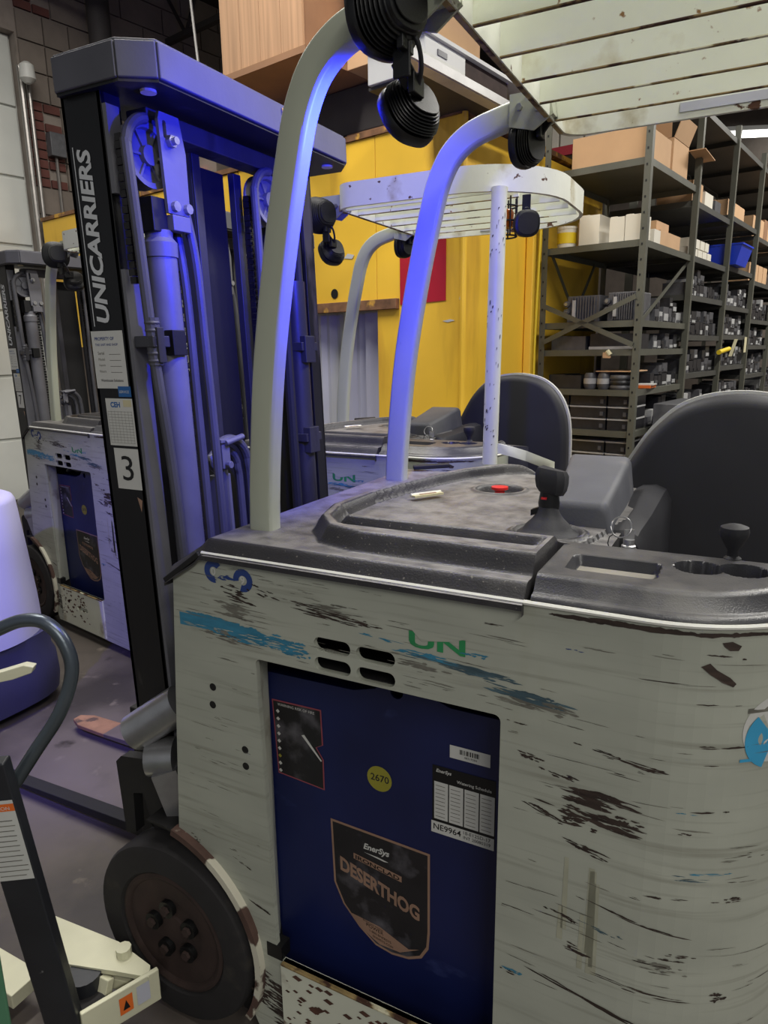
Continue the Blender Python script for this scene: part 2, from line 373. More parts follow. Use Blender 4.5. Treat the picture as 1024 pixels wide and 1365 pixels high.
for k in range(7):
    mb = MB(); mb.obox(B(WE-.125, 2.1, .35+k*.7), B(.015, 0), B(0, 1.9), (0, 0, .335)); mb.build('panel', 'door', dso, bevel=.008)
bk = MB(); bk.prism([B(-8, 13.8), B(9, 13.8), B(9, 14), B(-8, 14)], (0, 0, 6)); struct(bk, 'wall_back', 'block')
ce = MB(); ce.prism([B(-12, -6, 6), B(8, -6, 6), B(8, 14, 6), B(-12, 14, 6)], (0, 0, .1)); ceil_o = struct(ce, 'ceiling', 'ceil')
# open-web joists under the ceiling
for d in (4.2, 5.9, 7.6, 9.3, 11.0, 12.7):
    t = thing('roof_joist', 'dark open-web steel roof joist under the ceiling deck, '+{4.2: 'nearest one', 5.9: 'second nearest', 7.6: 'third nearest', 9.3: 'third from the far wall', 11.0: 'second from the far wall', 12.7: 'nearest the far wall'}[d], 'joist', B(-2, d, 5.2), 'open-web roof joists')
    a = MB(); a.bar(B(-8, d, 5.95), B(7.9, d, 5.95), .08, .07); a.build('top_chord', 'joist', t)
    a = MB(); a.bar(B(-8, d, 5.35), B(7.9, d, 5.35), .07, .06); a.build('bottom_chord', 'joist', t)
    a = MB(); e = -8
    while e < 7.5:
        a.bar(B(e, d, 5.95), B(e+.4, d, 5.35), .03, .03, B(0, 1)); a.bar(B(e+.4, d, 5.35), B(e+.8, d, 5.95), .03, .03, B(0, 1)); e += .8
    a.build('web', 'joist', t)
# ceiling lamp tube at the top right
t = thing('ceiling_lamp', 'lit white strip lamp hanging under the roof, top right', 'lamp', B(-2.6, 13.0, 4.85))
def lp(e, d, z): return B(e, d, z)
t.location = (-.1, 13.5, 4.9)
a = MB(); a.obox((-.1, 13.5, 4.97), Vector((.75, .3, 0)), Vector((-.05, .12, 0)), (0, 0, .03)); a.build('housing', 'cab', t)
a = MB(); a.cyl((-.82, 13.2, 4.9), (.62, 13.78, 4.9), .04); a.build('tube', 'tube', t)
# bundle of ducts seen beside the lamp
t = thing('pale_duct', 'pale square duct hanging left of the strip lamp', 'duct', (-.9, 12, 5.1))
a = MB(); a.bar((-1.6, 11.6, 5.6), (-.5, 11.9, 5.15), .16, .14); a.build('duct_run', 'cab', t)
a = MB(); a.bar((-1.2, 11.7, 5.45), (-1.2, 11.7, 5.95), .02, .02, (0, 1, 0)); a.build('hanger', 'pipe', t)
# conduits on the left
for k, (dd, r, off) in enumerate(((3.98, .03, .10), (4.06, .022, .09))):
    a = MB(); a.cyl(B(WE+off, dd, 0), B(WE+off, dd, 4.55), r, n=10)
    o = a.build('conduit_pipe', 'pipe', None, smooth=True)
    tag(o, ('thick' if k == 0 else 'thin')+' galvanised conduit running up beside the block wall edge', 'pipe')
t = thing('switch_box', 'small grey electrical box on the block wall', 'box', B(WE+.03, 4.3, 3.8))
a = MB(); a.obox(B(WE+.08, 4.30, 3.86), B(.05, 0), B(0, .085), (0, 0, .12)); a.build('box_body', 'gmod', t, bevel=.008)
a = MB(); a.cyl(B(WE+.05, 4.30, 3.74), B(WE+.05, 4.30, 2.2), .018, n=8); a.build('conduit', 'pipe', t, smooth=True)
a = MB(); a.cyl(B(WE+.06, 4.38, 3.86), B(WE+.06, 5.4, 3.80), .015, n=8); a.build('conduit', 'pipe', t, smooth=True)
a = MB(); a.cyl(B(WE+.3, 4.82, 4.6), B(WE+.3, 4.82, 6.0), .12, n=16)
tag(a.build('roof_drain_pipe', 'joist', None, smooth=True), 'thick dark vertical pipe against the block wall', 'pipe')
a = MB(); a.cyl(B(-5.25, 4.2, 3.78), B(-5.46, 4.2, 6), .011, n=6)
tag(a.build('hanging_cable', 'steel', None), 'thin pale cable hanging from the roof above the mast', 'cable')
a = MB(); a.lathe(B(WE+.25, 3.98, 4.55), (0, 0, -1), [(.03, 0), (.07, .03), (.08, .16), (.03, .2)], 12)
tag(a.build('conduit_fitting', 'cab', None, smooth=True), 'white fitting at the top of the conduit', 'fitting')

# ------------------------------------------------------------------ forklift (built once, copied for the trucks behind)
O = Vector((-.4, 1.5, 0))
TR = thing('forklift', 'scraped grey-white stand-up forklift numbered 3, nearest the camera', 'forklift', O)
YS = 1.018
XC, RC = -.10, .26
def pan(s, z, t=0):             # side panel surface: s runs along the plan outline, t inwards
    if s <= XC: return Vector((s, YS+t, z))
    a = (s-XC)/RC
    if a <= PI/2: return Vector((XC+(RC-t)*math.sin(a), YS+RC-(RC-t)*math.cos(a), z))
    return Vector((XC+RC-t, YS+RC+(s-XC-RC*PI/2), z))
SE = XC+RC*PI/2+.06
ZT = 1.212
arch = arc(-1.15, .24, .29, 76, -28, 16)
outer = [(-1.03, 1.148), (-.945, ZT), (XC, ZT), (XC, .05), (-.87, .05)]+[(x, z) for x, z in arch[::-1] if z > .06]
hole = [(x+(-.013*(z-.285)/.72+.002 if x < -.6 else 0), z) for x, z in rrect(-.815, .285, -.315, 1.005, .012)]
vents = [(-.684, 1.052, -.604, 1.080), (-.684, 1.012, -.604, 1.040), (-.592, 1.050, -.512, 1.078), (-.592, 1.010, -.512, 1.038)]
vl = [rrect(a, b, c, d, .0135, 4) for a, b, c, d in vents]
bp = MB(); bp.poly([outer, hole]+vl, lambda a, b, t: pan(a, b, t), .012)
n = 18
for i in range(n):
    s0, s1 = XC+(SE-XC)*i/n, XC+(SE-XC)*(i+1)/n
    bp.add([pan(s0, .05), pan(s1, .05), pan(s1, ZT), pan(s0, ZT), pan(s0, .05, .012), pan(s1, .05, .012), pan(s1, ZT, .012), pan(s0, ZT, .012)],
           [(0, 1, 2, 3), (7, 6, 5, 4), (0, 4, 5, 1), (3, 2, 6, 7)])
for v in []: pass
panel = bp.build('side_panel', 'body', TR, smooth=True, angle=25)
tag(panel, 'scraped grey-white painted steel side')
# bolt holes
for hx, hz in ((-.943, .917), (-.947, .875), (-.867, .79), (-.868, .751)):
    a = MB(); a.cyl((hx, YS-.0008, hz), (hx, YS+.004, hz), .0085, n=12); a.build('bolt_hole', 'black', panel)
# top seam lip, overhead light on the paint edge put into its white
a = MB(); pth = [(-1.04, YS, 1.146), (-.945, YS, ZT)]+[pan(s, ZT) for s in [-.7, -.4, XC]+[XC+(SE-XC)*i/14 for i in range(1, 15)]]
a.tube([Vector(p)+Vector((0, -.001, .0)) for p in pth[1:]], .0042, 6); a.build('lit_top_lip', 'lip', panel, smooth=True)
# paint chips and scuffs: ragged slivers lying on the panel
def slivers(mb, cx, cz, w, h, nsl, mt, slope=0, rnd=random, thick=.004):
    for _ in range(nsl):
        px = cx+rnd.gauss(0, .3)*w; pz_ = cz+rnd.uniform(-.5, .5)*h+slope*(px-cx)
        L = rnd.uniform(.15, .7)*w*(1-.5*abs(px-cx)/max(w, 1e-3)); T = rnd.uniform(.35, 1)*thick; k = 7
        up = []; dn = []
        for i in range(k):
            t = i/(k-1); x = px-L/2+L*t; e = math.sin(PI*t)**.6
            z = pz_+slope*(x-px)
            up.append((x, z+e*T*rnd.uniform(.2, 1))); dn.append((x, z-e*T*rnd.uniform(.2, 1)))
        pts = up+dn[::-1]
        pts = [(min(q[0], SE-.01), max(.07, min(ZT-.004, q[1]))) for q in pts]
        pts = [q for q in pts if not (-.825 < q[0] < -.305 and .275 < q[1] < 1.012)]
        if len(pts) < 5: continue
        lift = -.0006-rnd.random()*.0005-(.0007 if mt == 'body' else 0)
        fs = [(i, i+1, len(pts)-2-i, len(pts)-1-i) for i in range(len(pts)//2-1)]
        mb.add([pan(x, z, lift) for x, z in pts], fs, mt)
R_ = random.Random(3)
bare = MB(); scuff = MB(); blue = MB()
for (cx, cz, w, h, nn, sl, th) in [
    (-.155, .895, .10, .030, 46, -.08, .005), (-.150, .862, .11, .022, 34, -.1, .005), (-.19, .845, .05, .02, 14, 0, .004), (-.105, .868, .035, .02, 9, 0, .004),
    (-.10, .975, .09, .008, 10, -.1, .0028), (-.16, .985, .07, .004, 5, -.12, .002), (-.215, .925, .05, .012, 10, -.2, .003), (-.265, .945, .035, .010, 9, -.15, .003),
    (-.235, .848, .06, .008, 12, -.28, .003), (-.165, .80, .07, .012, 14, -.2, .0035), (-.28, 1.0, .03, .004, 4, 0, .002),
    (-.10, .695, .12, .004, 9, -.16, .0026), (-.2, .66, .06, .006, 7, -.2, .003), (-.17, .60, .05, .02, 12, -.1, .003),
    (-.12, .50, .20, .006, 14, -.2, .0035), (.02, .49, .10, .014, 22, -.02, .004), (.06, .565, .03, .02, 10, 0, .004), (-.07, .56, .12, .01, 9, -.03, .002),
    (.005, 1.09, .05, .002, 3, -.02, .0015), (.02, 1.165, .045, .004, 4, -.1, .003),
    (-.10, 1.2, .16, .006, 40, 0, .0045), (.05, 1.2, .12, .004, 20, 0, .0035), (-.33, 1.165, .05, .003, 4, 0, .0016),
    (.03, 1.02, .09, .003, 5, 0, .0022), (-.02, .87, .03, .003, 3, 0, .003), (.0, .91, .06, .003, 4, 0, .002),
    (-.86, 1.135, .07, .035, 22, -.1, .0035), (-.80, 1.15, .05, .02, 8, -.2, .003), (-.66, 1.13, .10, .020, 40, -.06, .0022), (-.58, 1.125, .05, .014, 16, -.06, .002),
    (-.83, .97, .05, .002, 3, -.05, .0015), (-.89, .50, .05, .004, 5, -.3, .002), (-.84, .40, .08, .006, 6, -.35, .003), (-.86, .19, .06, .10, 46, -.3, .005), (-.76, .12, .16, .05, 50, -.1, .005),
    (-.80, .17, .09, .09, 46, -.2, .005), (-.60, .10, .2, .04, 30, 0, .004), (-1.03, .52, .02, .02, 10, 0, .003),
    (-.28, .50, .03, .01, 4, 0, .002), (-.06, .62, .05, .006, 6, 0, .002), (.06, .75, .04, .01, 8, 0, .003), (-.05, .75, .05, .006, 6, 0, .002), (-.02, .64, .04, .016, 12, 0, .002)]:
    slivers(bare, cx, cz, w, h, nn, 'chip', sl, R_, th)
for k in range(80):
    slivers(scuff, R_.uniform(-.30, .2), R_.uniform(.15, 1.18), R_.uniform(.04, .16), .004, 2, R_.choice(['chip', 'chipg', 'chipg']), R_.uniform(-.1, .02), R_, .0012)
for k in range(60):
    slivers(scuff, R_.uniform(-1.0, -.32), R_.uniform(1.02, 1.19), R_.uniform(.04, .14), .004, 2, 'chipg', -.03, R_, .001)
for k in range(26):
    slivers(scuff, R_.uniform(-1.0, -.86), R_.uniform(.5, 1.0), R_.uniform(.03, .1), .004, 2, 'chipg', -.05, R_, .001)
for (cx, cz, w, h, nn, sl, th) in [(-.87, 1.10, .09, .030, 26, -.05, .005), (-.9, 1.04, .09, .02, 18, -.1, .004), (-.64, 1.14, .09, .02, 22, 0, .003), (-.03, .615, .05, .02, 20, 0, .004),
                                   (-.25, 1.04, .1, .02, 20, -.1, .004), (-.47, 1.065, .08, .012, 14, 0, .003)]:
    slivers(scuff, cx, cz, w, h, nn, 'chipg', sl, R_, th)
slivers(blue, -.935, 1.062, .09, .030, 90, 'chipb', -.03, R_, .006); slivers(blue, -.86, 1.054, .10, .032, 90, 'chipb', -.03, R_, .006)
slivers(blue, -.79, 1.048, .10, .024, 60, 'chipb', -.02, R_, .005); slivers(blue, -.735, 1.044, .05, .030, 44, 'chipb', 0, R_, .0045)
quad(blue, lambda a, b, t: pan(a, b, -.0005), -1.02, 1.046, -.86, 1.074, 'chipb')
torn = MB()
for cx_q in (-.98, -.90, -.84, -.78, -.73): slivers(torn, cx_q, 1.045, .06, .022, 14, 'body', 0, R_, .0016)
slivers(blue, -.45, 1.085, .10, .010, 24, 'chipb', -.03, R_, .003); slivers(blue, -.38, 1.075, .12, .014, 46, 'chipbg', -.05, R_, .003); slivers(blue, -.27, 1.05, .10, .016, 50, 'chipbg', -.1, R_, .0035)
slivers(blue, -.36, 1.105, .045, .005, 10, 'chipb', 0, R_, .003); slivers(blue, -.52, 1.10, .08, .004, 6, 'chipb', -.08, R_, .0015)
slivers(blue, -.20, 1.145, .02, .003, 4, 'navy', 0, R_, .002); slivers(blue, .03, .80, .05, .004, 5, 'chipb', 0, R_, .0015); slivers(blue, -.02, .905, .03, .003, 3, 'chipb', 0, R_, .0015)
slivers(blue, -.29, .505, .04, .006, 8, 'chipb', -.05, R_, .003); slivers(blue, -.13, .655, .05, .01, 10, 'chipbg', -.1, R_, .002); slivers(blue, .0, .79, .06, .01, 8, 'chipbg', 0, R_, .0015)
# diagonal gouges upper right
def gouge(mb, pts, mt='chip'): mb.add([pan(x, z, -.0012) for x, z in pts], [tuple(range(len(pts)))], mt)
gouge(bare, [(-.02, 1.150), (-.008, 1.156), (.002, 1.146), (.022, 1.134), (.032, 1.124), (.028, 1.119), (.012, 1.126), (-.006, 1.138)])
gouge(bare, [(.006, 1.188), (.02, 1.19), (.034, 1.183), (.03, 1.176), (.018, 1.176), (.01, 1.182)])
for nm, mb, mt, lb in (('paint_chips', bare, 'chip', 'bare brown steel scrapes'), ('paint_scuffs', scuff, 'chipg', 'thin grey scuff lines'), ('tear_streaks', torn, 'body', 'paint showing through the torn stripe'), ('torn_stripe', blue, 'chipb', 'remains of a torn blue stripe')):
    o = mb.build(nm, None, panel); o['kind'] = 'stuff'; o['label'] = lb
# yellow runs
a = MB(); 
for k in range(9):
    x = -.165+R_.gauss(0, .022); z1 = R_.uniform(.66, .78); z0 = z1-R_.uniform(.06, .2); w = R_.uniform(.003, .009)
    a.add([pan(x-w, z0, -.0005), pan(x+w, z0, -.0005), pan(x+w*.7, z1, -.0005), pan(x-w*.7, z1, -.0005)], [(0, 1, 2, 3)], 'yst')
o = a.build('stain_runs', None, panel); o['kind'] = 'stuff'
# vinyl remnants with lettering
pf = lambda a, b, t: pan(a, b, -t)
a = MB(); put_text(a, pf, 'UN', -.484, 1.098, .105, 'green', .0009, .003, h=.030)
gq = [(-.46, 1.112), (-.40, 1.122), (-.375, 1.132), (-.48, 1.132)]; a.add([pan(x, z, -.0012) for x, z in gq], [(0, 1, 2, 3)], 'body')
a.build('green_lettering', None, panel)
a = MB()
def ring2(mb, fn, cx, cz, r0, r1, a0, a1, mt, lift=.0006):
    o_ = arc(cx, cz, r1, a0, a1, 16); i_ = arc(cx, cz, r0, a0, a1, 16)
    mb.add([fn(x, z, lift) for x, z in o_+i_], [(k, k+1, 17+k+1, 17+k) for k in range(16)], mt)
ring2(a, pf, -.918, 1.176, .010, .024, 40, 280, 'navy'); ring2(a, pf, -.845, 1.167, .010, .024, -110, 190, 'navy')
put_text(a, pf, '0', -.924, 1.168, .011, 'white', .001, .002); put_text(a, pf, '9', -.851, 1.159, .011, 'white', .001, .002)
slivers(a, -.885, 1.165, .05, .014, 14, 'navy', 0, R_, .003)
a.build('round_logo_remnant', None, panel)
a = MB(); pl = lambda x, z, t: pan(x, z, -t)
ring2(a, pl, .105, 1.045, .0, .055, 90, 270, 'white'); ring2(a, pl, .105, 1.03, .0, .05, 130, 250, 'sky', .001)
quad(a, pl, .055, 1.075, .10, 1.083, 'chipg', .0012); quad(a, pl, .05, .995, .07, 1.0, 'sky', .0012)
a.build('blue_white_decal', None, panel)
# opening reveal: pale inner flanges
a = MB()
a.add([(-.813, YS+.004, .285), (-.826, YS+.004, 1.005), (-.860, 1.10, 1.005), (-.864, 1.10, .285), (-.822, YS+.004, .285), (-.834, YS+.004, 1.01), (-.868, 1.10, 1.01), (-.872, 1.10, .285)],
      [(0, 1, 2, 3), (4, 7, 6, 5), (0, 4, 5, 1)])
a.build('opening_flange', 'cream', panel)
a = MB(); a.box(-.83, -.31, YS+.012, 1.15, 1.005, 1.012); a.box(-.315, -.306, YS+.012, 1.12, .285, 1.005); a.build('opening_flange', 'dark', panel)
# latch pocket at the lower left of the opening
a = MB(); a.box(-.84, -.80, YS-.002, YS+.03, .285, .32); a.build('latch_pocket', 'black', panel)
# battery retaining plate
rp = MB(); rp.poly([[(-.80, .06), (-.33, .06), (-.33, .285), (-.80, .282)], rrect(-.62, .17, -.50, .195, .012)], lambda a_, b_, t: Vector((a_, YS-.008+t, b_)), .008)
rpo = rp.build('retaining_plate', 'cream', TR); tag(rpo, 'rusty cream battery retaining plate')
a = MB(); a.box(-.80, -.33, YS-.009, 1.03, .279, .285); a.build('plate_ledge', 'edge', rpo, bevel=.002)
a = MB()
for k in range(70):
    x = R_.uniform(-.8, -.5); z = R_.uniform(.1, .27); w = R_.uniform(.004, .02)
    a.add([(x, YS-.0088, z), (x+w, YS-.0088, z-.3*w), (x+w*1.6, YS-.0088, z+.2*w), (x+w*.6, YS-.0088, z+.5*w)], [(0, 1, 2, 3)])
o = a.build('rust_spots', 'rust', rpo); o['kind'] = 'stuff'
# arch lining rim
a = MB(); ar = arc(-1.15, .24, .29, 78, -30, 20)
a.sweep([(x, YS-.006, z) for x, z in ar], [(-.006, -.012), (.010, -.012), (.010, .012), (-.006, .012)], (0, 1, 0))
a.build('wheel_arch_rim', 'archr', panel, smooth=True, angle=40)
a = MB(); ar2 = arc(-1.15, .24, .284, 95, -30, 20); a.sweep([(x, 1.06, z) for x, z in ar2], [(-.003, -.05), (.003, -.05), (.003, .05), (-.003, .05)], (0, 1, 0)); a.build('wheel_arch_liner', 'dark', TR, smooth=True, angle=40)
# front bulkhead, floor, far side
a = MB(); a.box(-1.03, -1.00, 1.12, 1.95, .10, 1.15); a.build('front_bulkhead', 'dark', TR)
a = MB(); a.box(-.95, .14, 1.05, 1.95, .05, .10); a.build('floor_plate', 'dark', TR)
a = MB(); a.poly([[(-1.03, 1.148), (-.945, ZT), (.16, ZT), (.16, .05), (-.87, .05)]+[(x, z) for x, z in arch[::-1] if z > .06]], lambda p, q, t: Vector((p, 1.984-t, q)), .012)
a.build('far_side_panel', 'body', TR)
# battery
bt = MB(); prof = [(-.90, .10), (-.315, .10), (-.315, .945), (-.44, .945), (-.47, .955), (-.49, .985), (-.53, .99), (-.565, .985), (-.60, .95), (-.65, .935), (-.90, .93)]
bt.poly([prof, [(x, z) for x, z in arc(-.553, .952, .014, 0, 330, 11)]], lambda p, q, t: Vector((p, 1.105+t, q)), .006)
bt.box(-.895, -.32, 1.111, 1.92, .10, .92)
bat = bt.build('battery', 'batt', TR); tag(bat, 'blue traction battery inside the side opening')
a = MB(); a.tube([(-.80, 1.14, .95), (-.74, 1.13, .975), (-.66, 1.135, .965), (-.58, 1.16, .985)], .012); a.tube([(-.78, 1.17, .96), (-.62, 1.18, .99), (-.45, 1.17, .975), (-.36, 1.15, .95)], .014)
a.build('battery_cable', 'hosed', bat, smooth=True)
YB = 1.1045
bf = lambda a_, b_, t: Vector((a_, YB-t, b_))
# shield label (lettering only)
a = MB(); sh = [(-.716, .618), (-.481, .612), (-.481, .42)]+[(-.484, .38), (-.50, .35), (-.53, .334), (-.57, .328), (-.61, .335)]+[(-.65, .365), (-.69, .41), (-.712, .46)]
a.poly([sh], lambda p, q, t: bf(p, q, .0004), mt='tanp')
cx_, cz_ = -.598, .48
sh2 = [(cx_+(x-cx_)*.955, cz_+(z-cz_)*.96) for x, z in sh]; a.poly([sh2], lambda p, q, t: bf(p, q, .0008), mt='ink')
a.poly([[(-.672, .395), (-.60, .388), (-.53, .36), (-.505, .37), (-.55, .343), (-.60, .342), (-.64, .363)]], lambda p, q, t: bf(p, q, .0012), mt='tanp')
put_text(a, bf, 'EnerSys', -.635, .567, .062, 'white', .0013, .003, .25)
a.poly([[(-.635, .563), (-.585, .556), (-.575, .558), (-.60, .562)]], lambda p, q, t: bf(p, q, .0013), mt='white')
a.poly([[(-.660, .552), (-.545, .535), (-.545, .521), (-.660, .538)]], lambda p, q, t: bf(p, q, .0012), mt='tanp')
tl = lambda p, q, t: bf(p, q-.15*(p+.66), t)
put_text(a, tl, 'IRONCLAD', -.655, .5395, .105, 'black', .0016, .002, h=.010)
put_text(a, lambda p, q, t: bf(p, q-.30*(p+.69), t), 'DESERTHOG', -.694, .496, .19, 'tanp', .0016, .004, h=.036)
for k, (w, s_) in enumerate(((.07, 'IRONCLAD MOTIVE'), (.06, 'POWER'), (.075, '1-800-ENERSYS'), (.07, 'ENERSYS.COM'))):
    put_text(a, lambda p, q, t: bf(p, q-.2*(p+.64), t), s_, -.64+.008*k, .388-k*.0095, w*.7, 'black', .0016, 0)
shl = a.build('shield_label', None, bat); tag(shl, 'shield-shaped label printed IRONCLAD DESERTHOG')
a = MB(); a.poly([arc(-.594, .75, .0285, 0, 345, 23)], lambda p, q, t: bf(p, q, .0005), mt='yellowdot'); put_text(a, bf, '2670', -.614, .744, .042, 'ink', .001, .001)
tag(a.build('round_sticker', None, bat), 'round olive-yellow sticker reading 2670')
a = MB(); wf = [(-.857, .869), (-.73, .872), (-.728, .79), (-.745, .78), (-.728, .755), (-.728, .682), (-.849, .69)]
a.poly([wf], lambda p, q, t: bf(p, q, .0004), mt='pinkp')
wf2 = [(-.7925+(x+.7925)*.95, .777+(z-.777)*.965) for x, z in wf]; a.poly([wf2], lambda p, q, t: bf(p, q, .0008), mt='ink')
put_text(a, bf, 'WARNING RISK OF FIRE', -.842, .857, .095, 'white', .0012, 0)
for k in range(9):
    x, z, r = -.842, .843-k*.018, .005; a.add([bf(x-r, z, .0012), bf(x, z-r, .0012), bf(x+r, z, .0012), bf(x, z+r, .0012)], [(0, 1, 2, 3)], 'yellowdot' if k == 6 else 'white')
a.add([bf(-.782, .80, .0014), bf(-.775, .803, .0014), bf(-.732, .752, .0014), bf(-.735, .75, .0014)], [(0, 1, 2, 3)], 'white')
tag(a.build('warning_label', None, bat), 'torn dark warning label with red outline')
a = MB(); quad(a, bf, -.476, .672, -.347, .818, 'black', .0004)
put_text(a, bf, 'EnerSys', -.468, .802, .032, 'white', .001, .002, .25); put_text(a, bf, 'Watering Schedule', -.425, .789, .07, 'white', .001, .001)
for c in range(4):
    quad(a, bf, -.472+c*.0315, .700, -.443+c*.0315, .783, 'white', .0008)
    for r in range(9): quad(a, bf, -.469+c*.0315, .706+r*.0085, -.449+c*.0315, .7072+r*.0085, 'chipg', .0011)
a.build('watering_label', None, bat)
a = MB(); quad(a, bf, -.478, .668, -.348, .694, 'white', .0010); put_text(a, bf, 'NE9964', -.473, .676, .058, 'black', .0014, .001); put_text(a, bf, '18-E125D-17', -.41, .684, .055, 'black', .0014); put_text(a, bf, 'INT 20080319', -.41, .674, .055, 'black', .0014)
tag(a.build('serial_label', None, bat), 'white label reading NE9964')
a = MB(); quad(a, bf, -.440, .843, -.359, .870, 'white', .0006)
x = -.42
while x < -.38: w = R_.choice((.0008, .0016, .0024)); quad(a, bf, x, .855, x+w, .865, 'black', .001); x += w+R_.choice((.001, .002))
put_text(a, bf, '08319284', -.41, .848, .025, 'black', .001)
tag(a.build('barcode_label', None, bat), 'white barcode label')

# ---- hood: one moulded black cover as a height field
TP = [(-.28, 1.085)]+[(-.62, 1.09), (-.70, 1.115), (-.755, 1.18), (-.785, 1.28), (-.785, 1.42), (-.765, 1.56), (-.735, 1.70), (-.69, 1.83), (-.62, 1.94), (-.54, 1.985), (-.2, 1.985), (-.2, 1.5)]
def sdf(x, y):
    d = 1e9; ins = False; n_ = len(TP)
    for i in range(n_):
        ax, ay = TP[i]; bx, by = TP[(i+1) % n_]
        ex, ey = bx-ax, by-ay; t = max(0, min(1, ((x-ax)*ex+(y-ay)*ey)/(ex*ex+ey*ey)))
        if i not in (n_-1, n_-2, n_-3): d = min(d, math.hypot(x-ax-ex*t, y-ay-ey*t))
        if (ay > y) != (by > y) and x < ax+(y-ay)*ex/ey: ins = not ins
    return -d if ins else d
def sm(a, b, x):
    t = max(0, min(1, (x-a)/(b-a))); return t*t*(3-2*t)
def hood_z(x, y):
    z = 1.240
    z -= .030*(1-sm(0, .03, y-1.008)) + .03*(1-sm(0, .04, 1.99-y))+.0*(x)
    if x < -.93: z -= (-.93-x)*.62*sm(-.93, -.96, x)
    d = sdf(x, y)
    if d > 0: z += .036*(1-sm(0, .026+.016*sm(1.15, 1.3, y), d))
    else:
        q = -d
        near = sm(-.735, -.70, x)*(1-sm(1.20, 1.26, y))
        z += .036-.027*sm(.014, .026, q)*(1-near)
        z -= near*.012*sm(.016, .026, q)*(1-sm(1.182, 1.188, y))*(1-sm(-.30, -.29, x))
        z -= near*.012*sm(1.182, 1.188, y)*0+near*.010*sm(1.19, 1.26, y)
        z -= near*.010*math.exp(-((y-1.176)/.006)**2)*(1-sm(-.32, -.30, x))
    # cup with red button
    r = math.hypot((x+.545)/1.0, y-1.70); z -= .022*(1-sm(.045, .06, r)); z += .004*math.exp(-((r-.066)/.008)**2)
    r = math.hypot(x+.322, y-1.315); z += .006*math.exp(-((r-.070)/.008)**2); z -= .006*(1-sm(.05, .06, r))
    return z
nx, ny = 190, 230
hx = lambda i: -1.045+(i/nx)*(.765); 
hv = []; 
for j in range(ny+1):
    y = 1.006+(1.992-1.006)*j/ny
    xr = -.282 if y < 1.235 else -.282+min(.085, (y-1.235)*1.6)
    for i in range(nx+1):
        x = -1.045+(xr+1.045)*i/nx; hv.append((x, y, hood_z(x, y)))
hf = [(j*(nx+1)+i, j*(nx+1)+i+1, (j+1)*(nx+1)+i+1, (j+1)*(nx+1)+i) for j in range(ny) for i in range(nx)]
# skirt
def skirt(mb, idx, vs, z): 
    n_ = len(idx); mb.add([vs[i] for i in idx]+[(vs[i][0], vs[i][1], min(z, vs[i][2]-.004)) for i in idx], [(k, k+1, n_+k+1, n_+k) for k in range(n_-1)])
a = MB(); a.add(hv, hf)
skirt(a, list(range(nx+1)), hv, 1.200); skirt(a, [ny*(nx+1)+i for i in range(nx+1)], hv, 1.2); skirt(a, [j*(nx+1) for j in range(ny+1)], hv, 1.13); skirt(a, [j*(nx+1)+nx for j in range(ny+1)], hv, 1.19)
hood = a.build('hood_cover', 'hood', TR, smooth=True, angle=60); tag(hood, 'dusty black moulded hood with raised ridge')
# dark rubber edge strip down the chamfer
a = MB(); a.bar((-1.045, 1.012, 1.142), (-.945, 1.012, 1.212), .014, .012); a.build('hood_edge_strip', 'dark', hood, bevel=.003)
a = MB(); a.lathe((-.545, 1.70, 1.235), (0, 0, 1), [(.0, 0), (.013, 0), (.013, .012), (.022, .016), (.022, .022), (0, .024)], 18); tag(a.build('button', 'red', hood, smooth=True), 'red push button')
a = MB(); a.bar((-.90, 1.93, 1.25), (-.80, 1.985, 1.255), .03, .012); a.build('hood_hinge', 'dark', hood, bevel=.003)
# torn clear-taped note on hood
a = MB(); a.obox((-.672, 1.52, 1.2595), (.022, .036, 0), (.010, -.006, .0), (0, 0, .0025), 'paper'); a.tube([(-.70, 1.487, 1.262), (-.652, 1.558, 1.262)], .004, 6, 'lip'); a.obox((-.671, 1.522, 1.2625), (.012, .02, 0), (.004, -.0025, .0), (0, 0, .0008), 'tanp')
n1 = a.build('paper_tag', None, TR); tag(n1, 'small rolled paper tag taped on the hood')
# console (rear part following the rounded corner)
def con(s, t, z): v = pan(s, z, t); return v
cs0, cs1 = -.272, SE
def con_prof(w): # (t, z) from outer bottom up over the top to the inner edge
    return [(.003, 1.213), (.0, 1.217), (.004, 1.223), (.012, 1.224), (.018, 1.226), (.030, 1.245), (.037, 1.250), (.045, 1.251)]
NS, NT = 150, 70
cv = []
trays = [(-.235, .115, -.09, .175, 'tray'), (-.03, .10, .10, .165, 'cup')]
def con_q(s, f):
    a_ = con(s, .045, 1.25); q = (s-cs0)/(cs1-cs0); return a_.lerp(Vector((cs0+(.24-cs0)*q, 1.295, 1.25)), f)
def con_top(x, y):
    z = 1.251
    def rr(x0, y0, x1, y1, r=.012):
        dx = max(x0+r-x, x-(x1-r), 0); dy = max(y0+r-y, y-(y1-r), 0); return 1-sm(-.006, .002, math.hypot(dx, dy)-r)
    z -= .020*rr(-.238, 1.10, -.098, 1.188)
    z -= .055*(1-sm(.032, .037, math.hypot(x+.042, y-1.192)))
    z -= .055*(1-sm(.032, .037, math.hypot(x-.024, y-1.204)))
    z = max(z, 1.196)
    z -= .014*sm(1.262, 1.285, y)
    return z
P1_ = con_prof(0)
for i in range(NS+1):
    s = cs0+(cs1-cs0)*i/NS
    for t, z in P1_: cv.append(con(s, t, z))
    for j in range(1, NT+1):
        v = con_q(s, j/NT); cv.append(Vector((v.x, v.y, con_top(v.x, v.y))))
w_ = len(P1_)+NT
cf = [(i*w_+j, (i+1)*w_+j, (i+1)*w_+j+1, i*w_+j+1) for i in range(NS) for j in range(w_-1)]
